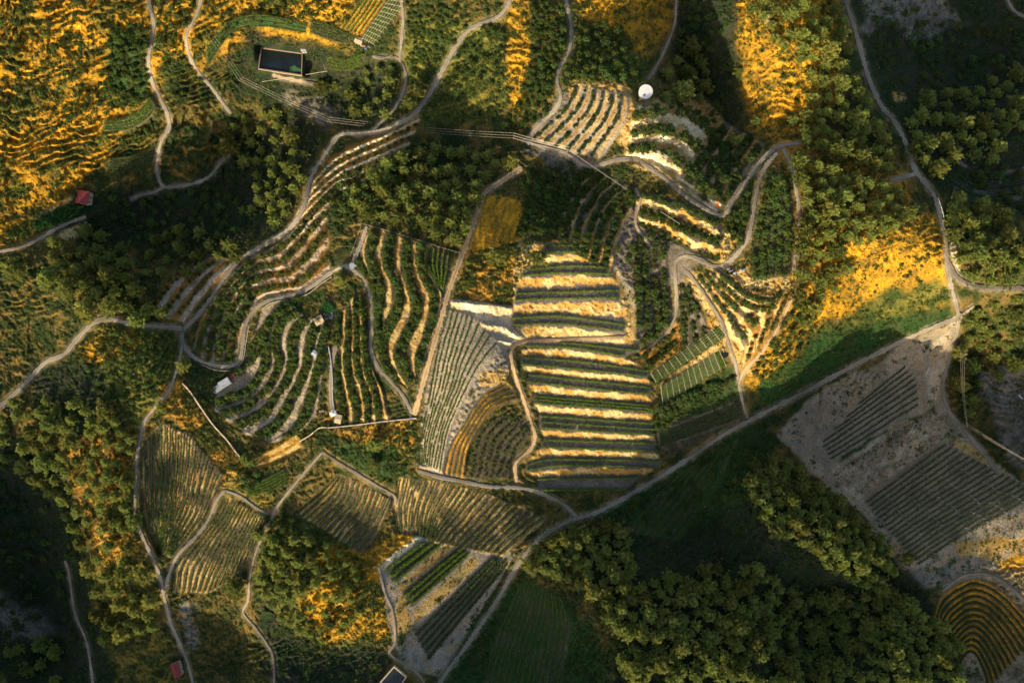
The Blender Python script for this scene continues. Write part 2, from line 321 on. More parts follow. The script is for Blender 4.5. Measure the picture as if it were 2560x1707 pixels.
patch("arc_small", [[(815,172),(860,178),(905,165)],[(822,138),(865,148),(908,132)]], [4], .5, (0.5,0.3), [0.35], 'vine', 'soil','soil',
  desc="short curved row of vines in the shaded bowl beside the reservoir")
patch("arc_left", [[(258,328),(320,326),(365,302),(392,270)],[(262,302),(310,296),(350,275),(376,240)]], [4], .6, (0.5,0.3), [0.35], 'vine', 'grey','grey',
  desc="curved vine row in the small plot inside the left road bend")
patch("arc_left2", [[(272,432),(330,428),(390,410)],[(275,395),(335,388),(395,362)]], [6], .5, (0.5,0.3), [0.35], 'vine', 'soil','soil',
  desc="dark vine row in the shaded plot left of the road")
# lower terraces
patch("diag_a", [[(986,1454),(1104,1359)],[(964,1424),(1059,1354)]], [2], .6, (0.5,0.3), [0.1,.95], 'hedge', 'soil','soil',
  desc="green vine hedge on the upper bench of the tongue-shaped terraces")
patch("diag_b", [[(1030,1513),(1172,1386)],[(1002,1482),(1152,1360)]], [3], .5, (0.5,0.3), [0.2], 'hedge', 'soil','soil',
  desc="thick green vine hedge on the middle bench of the tongue-shaped terraces")
patch("diag_c", [[(1072,1646),(1270,1408)],[(1033,1576),(1230,1388)]], [5], .3, (0.5,0.3), [0.2], 'hedge', 'grey','grey',
  desc="dark vine hedge on the lowest bench of the tongue-shaped terraces")
patch("right_up", [[(2078,1148),(2295,1012)],[(2050,1110),(2290,948)],[(2167,987),(2256,908)]], [4,4], .3, (0.5,0.3), [0.2], 'vine', 'greyvine','greyvine', tbar=14,
  desc="vine row on the grey bench below the diagonal road")
patch("lowfield", [[(1205,1720),(1235,1600),(1285,1490),(1312,1445)],[(1400,1720),(1422,1620),(1425,1550),(1405,1495)]], [13], .4, (0.5,0.3), [0.3], 'tiny', 'green','soil', sp=6, r=3,
  desc="row of low plants in the shaded field below the road")
patch("slopefield", [[(1560,1330),(1640,1235),(1725,1165)],[(1700,1350),(1790,1225),(1850,1095)]], [7], .8, (0.5,0.3), [0.3], 'tiny', 'green','soil', sp=6, r=3,
  desc="row of shrubs on the shaded slope below the road")
patch("farright", [[(2385,480),(2450,512),(2600,500)],[(2400,395),(2460,425),(2600,405)]], [4], 1.4, (0.5,0.25), [0.1], 'tiny', 'dark','greydirt', sp=6, r=3,
  desc="row of shrubs on the shaded far right terraces")
patch("right_low", [[(2293,1412),(2390,1348),(2600,1230)],[(2157,1248),(2353,1102)]], [17], .35, (0.5,0.3), [0.2], 'vine', 'soilwarm','soilwarm', tbar=9,
  desc="vine row on the large trellised bench at the right edge")
patch("bowl", [[(2392,1720),(2398,1660),(2420,1630),(2440,1640),(2462,1690),(2466,1720)],
  [(2330,1560),(2352,1495),(2405,1455),(2450,1448),(2515,1485),(2600,1580)]], [12], 1.2, (0.5,0.22), [0.25], 'vine', 'gold2','gold',
  desc="contour row of shrubs on the round hillock in the bottom right corner")
patch("lf1", [[(352,1130),(352,1230),(362,1310),(395,1385)],[(400,1060),(400,1150),(402,1240),(400,1310),(405,1380)],
  [(470,1085),(465,1160),(450,1250),(425,1320),(410,1385)],[(560,1185),(530,1250),(500,1310),(430,1392)]], [4,5,6], 1.5, (0.5,0.3), [0.35], 'tiny', 'soil','goldpale', wob=.6, sp=5, r=2.2,
  desc="sparse row of young vines in the long field beside the left road")
patch("lf2", [[(430,1480),(436,1420),(470,1370),(530,1300),(565,1240)],[(520,1480),(545,1420),(570,1360),(600,1310),(620,1270)],
  [(600,1440),(625,1390),(645,1340),(668,1292)]], [7,7], 1.4, (0.5,0.3), [0.35], 'tiny', 'soil','goldpale', wob=.6, sp=5, r=2.4,
  desc="row of low plants in the field between two farm tracks")
patch("lf3", [[(622,1238),(680,1225),(722,1200)],[(612,1222),(660,1195),(712,1170)]], [5], .4, (0.5,0.3), [0.3], 'hedge', 'soil','soil',
  desc="bright green row in the small plot above the sandy path")
patch("mf1", [[(735,1285),(800,1230),(845,1185)],[(790,1310),(850,1250),(870,1195)],[(905,1385),(950,1320),(982,1250)]], [4,9], 1.6, (0.5,0.3), [0.35], 'tiny', 'soil','goldpale', wob=.6, sp=5, r=2.5,
  desc="row of low vines in the fan-shaped field below the pale wall path")
patch("mf2", [[(995,1195),(985,1270),(990,1330)],[(1100,1205),(1070,1270),(1055,1340)],[(1190,1225),(1130,1300),(1085,1355)],[(1370,1300),(1330,1330),(1260,1390)]], [6,6,11], 1.4, (0.5,0.3), [0.35], 'tiny', 'soil','goldpale', wob=.6, sp=5, r=2.4,
  desc="row of low vines in the brown field below the grove")
patch("goldstrips", [[(635,1175),(700,1150),(755,1120)],[(630,1145),(700,1110),(740,1080)]], [2], 2.0, (0.5,0.3), [], None, 'gold','goldpale')

def lerp_guides(P):
    """list of (A, B, T0, T1): sampled guide pairs"""
    g = [np.array(x, float) for x in P['g']]
    if P.get('T'): T = P['T']
    else:
        T = [0.0]
        for k in P['n']: T.append(T[-1] + k)
    out = []
    for i in range(len(g) - 1):
        L = max(np.hypot(*np.diff(g[i], axis=0).T).sum(), np.hypot(*np.diff(g[i + 1], axis=0).T).sum())
        n = int(L / 1.2) + 2
        out.append((spline(g[i], n=n), spline(g[i + 1], n=n), T[i], T[i + 1]))
    return out, T
def stair(T, c, w):
    x = T - c + .5; k = np.floor(x); f = x - k - .5
    r = np.clip((f + w) / (2 * w), 0, 1)
    return k + r * r * (3 - 2 * r) * .6 + r * .4
def raster(P):
    """map of the terrace coordinate T over the fine grid (nan outside) and bounding box"""
    segs, TT = lerp_guides(P)
    Tm = np.full((NV, NU), np.nan, np.float32)
    for A, B, t0, t1 in segs:
        m = int(np.hypot(*(A - B).T).max() / 1.2) + 2
        ext = P.get('ext', 0)
        s = np.linspace(0, 1, m)[:, None]
        u = A[None, :, 0] * (1 - s) + B[None, :, 0] * s
        v = A[None, :, 1] * (1 - s) + B[None, :, 1] * s
        t = np.broadcast_to(t0 + (t1 - t0) * s, u.shape)
        i = np.round((u - UF[0]) / FS).astype(int); j = np.round((v - VF[0]) / FS).astype(int)
        ok = (i >= 0) & (i < NU) & (j >= 0) & (j < NV)
        Tm[j[ok], i[ok]] = t[ok]
    return Tm

UG, VG = np.meshgrid(UF, VF)
Ux, Vx = np.meshgrid(UA, VA)
ZA = base_height(Ux, Vx)
fs_ = (slice(iv0, iv0 + NV), slice(iu0, iu0 + NU))
ZF = ZA[fs_].copy()
# long undulations of the wild slopes, running with the gullies
wild = np.ones((NV, NU))
TM = {}
dev = np.zeros((NV, NU)); pm_all = np.zeros((NV, NU))
bankmask = np.zeros((NV, NU)); 
SOILW = {}     # soil name -> weight map
for P in PATCH:
    Tm = raster(P)
    m = ~np.isnan(Tm)
    jj, ii = np.where(m)
    j0, j1, i0, i1 = max(jj.min() - 12, 0), min(jj.max() + 13, NV), max(ii.min() - 12, 0), min(ii.max() + 13, NU)
    sub = (slice(j0, j1), slice(i0, i1))
    t = np.nan_to_num(Tm[sub]).astype(float); mm = m[sub].astype(float)
    # fill small gaps and a margin
    bw = blur(mm, 2, 1); bt = blur(t * mm, 2, 1) / np.maximum(bw, 1e-6)
    t = np.where(mm > 0, t, bt); mk = np.clip(blur(mm, 2, 2) * 1.6 - .3, 0, 1)
    wob = (fbm(UG[sub], VG[sub], 26, 5) - .5) * P.get('wob', .22) + (fbm(UG[sub], VG[sub], 7, 6, 2) - .5) * .13
    tw = t + wob
    st = stair(tw, *P['bank']) * P['step']
    wgt = (bw > 0).astype(float)
    R = P.get('R', 14)
    lo = blur(st * wgt, R, 2) / np.maximum(blur(wgt, R, 2), 1e-3)
    d = (st - lo) * mk
    dev[sub] = dev[sub] * (1 - mk) + d
    c, w = P['bank']; x = tw - c + .5; f = x - np.floor(x) - .5
    bk = np.clip((w * 1.15 - abs(f)) / (w * .35) , 0, 1)
    bankmask[sub] = np.maximum(bankmask[sub] * (1 - mk), bk * mk)
    pm_all[sub] = np.maximum(pm_all[sub], mk)
    P['sub'] = sub; P['mk'] = mk; P['bk'] = bk
wild = 1 - np.clip(blur(pm_all, 3, 1) * 1.5, 0, 1)
ang = math.radians(33)
ur = UG * math.sin(ang) + VG * math.cos(ang); vr = UG * math.cos(ang) - VG * math.sin(ang)
# across ur the gullies alternate, along vr they are long
rid = fbm(ur, vr * .28, 70, 31, 3) - .5
rid2 = fbm(ur, vr * .35, 22, 41, 3) - .5
leftdamp = np.clip((900 - UG) / 500, 0, 1) * np.clip((620 - VG) / 200, 0, 1)
topridge = np.clip((UG - 1800) / 60, 0, 1) * np.clip((2180 - UG) / 60, 0, 1) * np.clip((420 - VG) / 100, 0, 1)
amp = .35 + 1.25 * leftdamp + .7 * topridge
Tc = -(ur + (fbm(UG, VG, 130, 47, 4) - .5) * 190 + (fbm(UG, VG, 20, 48, 2) - .5) * 14) / 27.0
saw = stair(Tc, .5, .17) - Tc
tz = np.clip(leftdamp * 1.3, 0, 1) + .45 * np.clip((UG - 560) / 60, 0, 1) * np.clip((1010 - UG) / 60, 0, 1) * np.clip((VG - 1330) / 60, 0, 1) + .5 * topridge
tz = np.maximum(tz, .30 + .25 * np.clip((fbm(UG, VG, 120, 53, 2) - .45) * 6, 0, 1))
saw_b = wild * tz * np.clip(fbm(UG, VG, 60, 49, 2) * 3 - .5, 0.2, 1)
ZF = ZF + saw_b * saw * 3.6
ZF = ZF + dev * .9 + wild * (rid * 8 * amp + rid2 * 2.6 * amp + (fbm(UG, VG, 14, 61, 3) - .5) * 1.6)
ZF = ZF + (fbm(UG, VG, 7, 71, 2) - .5) * (.35 + 1.1 * wild) + rng.normal(size=(NV, NU)) * (.05 + .10 * wild)

# flatten along roads
roadmask = np.zeros((NV, NU)); Rinfo = []
acc = np.zeros((NV, NU)); wacc = np.zeros((NV, NU))
ZS = blur(ZF, 3, 2)
def zat(Z, u, v):
    x = np.clip((np.asarray(u, float) - UF[0]) / FS, 0, NU - 1.001); y = np.clip((np.asarray(v, float) - VF[0]) / FS, 0, NV - 1.001)
    i = x.astype(int); j = y.astype(int); fx = x - i; fy = y - j
    return (Z[j, i] * (1 - fx) + Z[j, i + 1] * fx) * (1 - fy) + (Z[j + 1, i] * (1 - fx) + Z[j + 1, i + 1] * fx) * fy
for name, w, pts in ROADS:
    c = spline(pts, step=2.0)
    z = zat(ZS, c[:, 0], c[:, 1])
    k = 9; zp = np.pad(z, k, mode='edge'); z = np.convolve(zp, np.ones(2 * k + 1) / (2 * k + 1), 'valid')
    tg = np.gradient(c, axis=0); tg /= np.hypot(*tg.T)[:, None]; nr = np.column_stack([-tg[:, 1], tg[:, 0]])
    Rinfo.append((name, w, c, nr, z))
    hw = w * .42 + 1.5
    for o in np.arange(-hw - 5, hw + 5.1, 1.0):
        uu = c[:, 0] + nr[:, 0] * o; vv = c[:, 1] + nr[:, 1] * o
        i = np.round((uu - UF[0]) / FS).astype(int); j = np.round((vv - VF[0]) / FS).astype(int)
        ok = (i >= 0) & (i < NU) & (j >= 0) & (j < NV)
        ww = 1.0 if abs(o) <= hw else max(0.02, 1 - (abs(o) - hw) / 5)
        np.add.at(acc, (j[ok], i[ok]), z[ok] * ww); np.add.at(wacc, (j[ok], i[ok]), ww)
        cur = roadmask[j[ok], i[ok]]; roadmask[j[ok], i[ok]] = np.maximum(cur, ww)
tgt = np.where(wacc > 0, acc / np.maximum(wacc, 1e-6), 0)
tb = blur(tgt * (wacc > 0), 1, 1) / np.maximum(blur((wacc > 0).astype(float), 1, 1), 1e-3)
rm = blur(roadmask, 1, 1)
ZF = ZF * (1 - rm) + np.where(rm > 0, tb, 0) * rm

# flat yards / platforms: polygon, soft edge px
FLATS = {
 "court": [(838,640),(862,615),(900,640),(912,690),(885,700),(850,690)],
 "pond": [(644,112),(768,130),(765,198),(640,182)],
 "tank": [(1590,210),(1636,210),(1636,258),(1590,258)],
 "fan": [(1665,610),(1700,612),(1740,640),(1760,655),(1720,680),(1690,720),(1672,700)],
 "roadend": [(2395,790),(2450,760),(2440,800),(2400,830)],
 "bench_r1": [(2045,1112),(2262,895),(2330,880),(2345,930),(2310,1015),(2085,1160),(2040,1180)],
 "tongue": [(1010,1600),(1045,1570),(1080,1650),(1140,1600),(1100,1680),(1040,1670)],
 "smooth_a": [(945,1425),(1060,1335),(1290,1380),(1200,1530),(1100,1690),(1010,1670),(980,1600)],
 "smooth_b": [(1475,606),(1490,608),(1620,780),(1612,850),(1580,850),(1580,790),(1540,700)],
 "smooth_c": [(1128,745),(1290,765),(1290,852),(1180,850),(1130,790)],
 "smooth_d": [(1940,1080),(2010,985),(2130,885),(2290,820),(2392,800),(2384,880),(2350,960),(2372,1030),(2420,1080),(2330,1025),(2060,1185)],
 "smooth_e": [(2390,1095),(2640,1240),(2640,1420),(2480,1400),(2280,1470),(2230,1430)],
 "pond2": [(990,1648),(1030,1690),(1005,1730),(935,1730)],
}
def polymask(poly, soft=3, warp=0):
    u, v = UG, VG
    if warp:
        u = UG + (fbm(UG, VG, 22, 91, 3) - .5) * warp * 2; v = VG + (fbm(UG, VG, 22, 97, 3) - .5) * warp * 2
    m = inpoly(u, v, poly).astype(float)
    return blur(m, soft, 2) if soft else m
for nm, poly in FLATS.items():
    m = polymask(poly, 2)
    hard = m > .5
    if nm.startswith("bench") or nm.startswith("smooth"): 
        lowf = blur(ZF - dev, 7, 2) + dev * .9
        ZF = ZF * (1 - m) + lowf * m
        continue
    zz = ZF[hard].mean()
    if nm == "fan": 
        lowf = blur(ZF, 8, 2); ZF = ZF * (1 - m) + lowf * m; continue
    ZF = ZF * (1 - m) + zz * m
ZA[fs_] = ZF
def world(u, v, dz=0.0):
    """photograph pixel on the ground -> world point"""
    z = zat(ZF, u, v) + dz
    k = (HC - z) / FPX
    return np.stack([(np.asarray(u, float) - CX) * k, -(np.asarray(v, float) - CY) * k, z], -1)
def upx(x, y, z):
    k = FPX / (HC - z); return x * k + CX, -y * k + CY
#==T1==

# ------------------------------------------------------------ object helpers
C = scn.collection
def tag(o, label=None, cat=None, group=None, kind=None):
    if label: o['label'] = label
    if cat: o['category'] = cat
    if group: o['group'] = group
    if kind: o['kind'] = kind
    return o
def link(name, me, parent=None, loc=None):
    o = bpy.data.objects.new(name, me); C.objects.link(o)
    if parent is not None: o.parent = parent
    if loc is not None: o.location = loc
    return o
def empty(name, loc, rz=0.0):
    o = link(name, None, loc=loc); o.rotation_euler = (0, 0, rz); o.empty_display_size = .5
    return o
def mesh(name, V, F, mats, smooth=False, fcol=None, fmat=None, vcol=None, uv=None):
    """V (n,3); F (m,3|4) int"""
    V = np.asarray(V, np.float32); F = np.asarray(F, np.int32); k = F.shape[1]
    me = bpy.data.meshes.new(name)
    me.vertices.add(len(V)); me.vertices.foreach_set('co', V.ravel())
    me.loops.add(F.size); me.loops.foreach_set('vertex_index', F.ravel())
    me.polygons.add(len(F)); me.polygons.foreach_set('loop_start', np.arange(0, F.size, k, dtype=np.int32))
    if fmat is not None: me.polygons.foreach_set('material_index', np.asarray(fmat, np.int32))
    me.polygons.foreach_set('use_smooth', np.full(len(F), smooth))
    for m in (mats if isinstance(mats, (list, tuple)) else [mats]): me.materials.append(m)
    me.update(calc_edges=True)
    if fcol is not None:
        a = me.attributes.new('col', 'FLOAT_COLOR', 'FACE'); c = np.ones((len(F), 4), np.float32); c[:, :3] = fcol; a.data.foreach_set('color', c.ravel())
    if vcol is not None:
        a = me.attributes.new('col', 'FLOAT_COLOR', 'POINT'); c = np.ones((len(V), 4), np.float32); c[:, :3] = vcol; a.data.foreach_set('color', c.ravel())
    if uv is not None:
        l = me.uv_layers.new(name='UVMap'); l.data.foreach_set('uv', np.asarray(uv, np.float32)[F.ravel()].ravel())
    return me
class MB:
    """collects boxes, prisms and tubes (quads and tris stored as quads) into one mesh"""
    def __init__(s): s.v = []; s.f = []; s.n = 0
    def add(s, v, f):
        for q in f: s.f.append([i + s.n for i in q])
        s.v += [tuple(p) for p in v]; s.n += len(v); return s
    def box(s, c, d, rz=0, tilt=0):
        x, y, z = d[0] / 2, d[1] / 2, d[2] / 2; cs, sn = math.cos(rz), math.sin(rz); v = []
        for a in (-1, 1):
            for b in (-1, 1):
                for e in (-1, 1):
                    px, py, pz = a * x, b * y, e * z + a * x * tilt
                    v.append((c[0] + px * cs - py * sn, c[1] + px * sn + py * cs, c[2] + pz))
        return s.add(v, [(0, 1, 3, 2), (4, 6, 7, 5), (0, 4, 5, 1), (2, 3, 7, 6), (0, 2, 6, 4), (1, 5, 7, 3)])
    def tube(s, p, q, r0, r1=None, n=8):
        r1 = r0 if r1 is None else r1
        p = np.array(p, float); q = np.array(q, float); d = q - p; d /= np.linalg.norm(d) + 1e-9
        a = np.cross(d, (0, 0, 1) if abs(d[2]) < .9 else (1, 0, 0)); a /= np.linalg.norm(a); b = np.cross(d, a)
        v = []
        for P, r in ((p, r0), (q, r1)):
            for i in range(n):
                t = 2 * math.pi * i / n; v.append(tuple(P + (a * math.cos(t) + b * math.sin(t)) * r))
        f = [(i, (i + 1) % n, n + (i + 1) % n, n + i) for i in range(n)]
        f += [tuple(range(n))[::-1], tuple(range(n, 2 * n))]
        return s.add(v, f)
    def poly(s, pts, f): return s.add(pts, f)
    def build(s, name, mat, parent=None, loc=None, bevel=0):
        me = bpy.data.meshes.new(name); me.from_pydata(s.v, [], s.f); me.materials.append(mat); me.update()
        o = link(name, me, parent, loc)
        if bevel:
            b = o.modifiers.new('bevel', 'BEVEL'); b.width = bevel; b.segments = 2
        return o

# ------------------------------------------------------------ materials
def mat(name, col, rough=.85, noise=0.0, scale=1.0, bump=0.0, attr=None, rnd=0.0, spec=.2, metal=0.0, bscale=None):
    m = bpy.data.materials.new(name); m.use_nodes = True; nt = m.node_tree; n = nt.nodes; l = nt.links
    b = n['Principled BSDF']; b.inputs['Roughness'].default_value = rough; b.inputs['Specular IOR Level'].default_value = spec
    b.inputs['Metallic'].default_value = metal
    src = None
    if attr:
        a = n.new('ShaderNodeAttribute'); a.attribute_name = attr; src = a.outputs['Color']
    else:
        r = n.new('ShaderNodeRGB'); r.outputs[0].default_value = (*col, 1); src = r.outputs[0]
    g = None
    if noise:
        g = n.new('ShaderNodeNewGeometry')
        t = n.new('ShaderNodeTexNoise'); t.inputs['Scale'].default_value = scale; t.inputs['Detail'].default_value = 5; t.inputs['Roughness'].default_value = .65
        l.new(g.outputs['Position'], t.inputs['Vector'])
        mr = n.new('ShaderNodeMapRange'); mr.inputs[1].default_value = .3; mr.inputs[2].default_value = .7
        mr.inputs[3].default_value = 1 - noise; mr.inputs[4].default_value = 1 + noise
        l.new(t.outputs[0], mr.inputs[0])
        mx = n.new('ShaderNodeVectorMath'); mx.operation = 'SCALE'; l.new(src, mx.inputs[0]); l.new(mr.outputs[0], mx.inputs['Scale']); src = mx.outputs[0]
    if rnd:
        oi = n.new('ShaderNodeObjectInfo'); mr = n.new('ShaderNodeMapRange'); mr.inputs[3].default_value = 1 - rnd; mr.inputs[4].default_value = 1 + rnd
        l.new(oi.outputs['Random'], mr.inputs[0])
        mx = n.new('ShaderNodeVectorMath'); mx.operation = 'SCALE'; l.new(src, mx.inputs[0]); l.new(mr.outputs[0], mx.inputs['Scale'])
        h = n.new('ShaderNodeHueSaturation'); mr2 = n.new('ShaderNodeMapRange'); mr2.inputs[3].default_value = .485; mr2.inputs[4].default_value = .53
        ml = n.new('ShaderNodeMath'); ml.operation = 'FRACT'; mm = n.new('ShaderNodeMath'); mm.operation = 'MULTIPLY'; mm.inputs[1].default_value = 7.31
        l.new(oi.outputs['Random'], mm.inputs[0]); l.new(mm.outputs[0], ml.inputs[0]); l.new(ml.outputs[0], mr2.inputs[0]); l.new(mr2.outputs[0], h.inputs['Hue'])
        l.new(mx.outputs[0], h.inputs['Color']); src = h.outputs[0]
    l.new(src, b.inputs['Base Color'])
    if bump:
        g = g or n.new('ShaderNodeNewGeometry')
        t = n.new('ShaderNodeTexNoise'); t.inputs['Scale'].default_value = bscale or scale * 2; t.inputs['Detail'].default_value = 4
        l.new(g.outputs['Position'], t.inputs['Vector'])
        bp = n.new('ShaderNodeBump'); bp.inputs['Strength'].default_value = 1.0; bp.inputs['Distance'].default_value = bump
        l.new(t.outputs[0], bp.inputs['Height']); l.new(bp.outputs[0], b.inputs['Normal'])
    return m
def translucent(m, f):
    nt = m.node_tree; n = nt.nodes; l = nt.links; b = n['Principled BSDF']; out = n['Material Output']
    t = n.new('ShaderNodeBsdfTranslucent'); x = n.new('ShaderNodeMixShader'); x.inputs[0].default_value = f
    l.new(b.inputs['Base Color'].links[0].from_socket, t.inputs[0]); l.new(b.outputs[0], x.inputs[1]); l.new(t.outputs[0], x.inputs[2]); l.new(x.outputs[0], out.inputs[0])
M_ground = mat('ground', (0.2, .15, .1), .95, noise=.42, scale=1.3, bump=.5, attr='col', spec=.05, bscale=1.0)
M_leaf = mat('scrub_leaf', (0, 0, 0), .8, attr='col', spec=.1)
M_pine = mat('pine_needles', (.250, .262, .062), .75, noise=.4, scale=.45, rnd=.34, spec=.1)
M_orch = mat('orchard_leaf', (.072, .108, .022), .6, noise=.3, scale=.7, rnd=.25, spec=.2)
M_vine = mat('vine_leaf', (.125, .20, .026), .7, noise=.35, scale=.5, spec=.15)
M_bark = mat('bark', (.12, .08, .05), .9, noise=.3, scale=3)
M_wall = mat('old_wall', (.30, .22, .15), .9, noise=.25, scale=1.2)
M_pale = mat('pale_concrete', (.42, .38, .31), .85, noise=.15, scale=.6)
M_white = mat('white_paint', (.78, .76, .72), .6, noise=.1, scale=.8)
M_steel = mat('grey_sheet_metal', (.33, .35, .38), .45, noise=.2, scale=.5, spec=.4)
M_red = mat('red_roof_sheet', (.22, .040, .038), .6, noise=.25, scale=.7)
M_rust = mat('rusty_metal', (.16, .06, .04), .8, noise=.4, scale=1.0)
M_beige = mat('beige_roof', (.55, .42, .27), .8, noise=.18, scale=1.5)
M_dark = mat('dark_plastic', (.02, .022, .025), .4)
M_orange = mat('orange_tarp', (.75, .16, .02), .6, noise=.15, scale=1)
M_blue = mat('blue_plastic', (.12, .25, .55), .5)
M_wood = mat('pole_wood', (.25, .18, .12), .85, noise=.2, scale=2)
M_wire = mat('wire', (.52, .44, .34), .5)
M_net = mat('trellis_wire', (.62, .56, .42), .6)
M_glass = mat('dark_window', (.02, .025, .03), .15, spec=.5)

for m_, f_ in ((M_leaf, .25), (M_pine, .38), (M_orch, .3), (M_vine, .3)): translucent(m_, f_)
# ------------------------------------------------------------ ground colours
PAL = {
 'grey': ((.17,.145,.12),(.12,.10,.08)), 'greysoil': ((.20,.16,.12),(.11,.09,.06)), 'greylight': ((.34,.29,.225),(.25,.21,.16)),
 'greypale': ((.42,.34,.235),(.28,.23,.16)), 'greyvine': ((.37,.30,.21),(.25,.20,.14)), 'soilwarm': ((.31,.24,.16),(.19,.15,.10)),
 'soil': ((.115,.09,.058),(.06,.052,.032)), 'gold': ((.60,.30,.020),(.20,.12,.020)), 'gold2': ((.36,.17,.040),(.11,.08,.03)),
 'chalk': ((.80,.69,.45),(.60,.44,.22)), 'chalkgold': ((.56,.42,.19),(.40,.22,.05)), 'chalkdim': ((.5,.41,.29),(.30,.22,.14)),
 'rust': ((.50,.24,.030),(.17,.10,.028)), 'goldpale': ((.54,.38,.15),(.34,.20,.06)), 'goldgreen': ((.26,.18,.035),(.07,.08,.022)),
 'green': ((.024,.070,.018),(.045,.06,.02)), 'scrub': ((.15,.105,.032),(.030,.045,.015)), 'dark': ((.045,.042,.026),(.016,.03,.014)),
 'olive': ((.15,.14,.03),(.04,.06,.016)), 'greydirt': ((.22,.20,.17),(.10,.09,.07)),
}
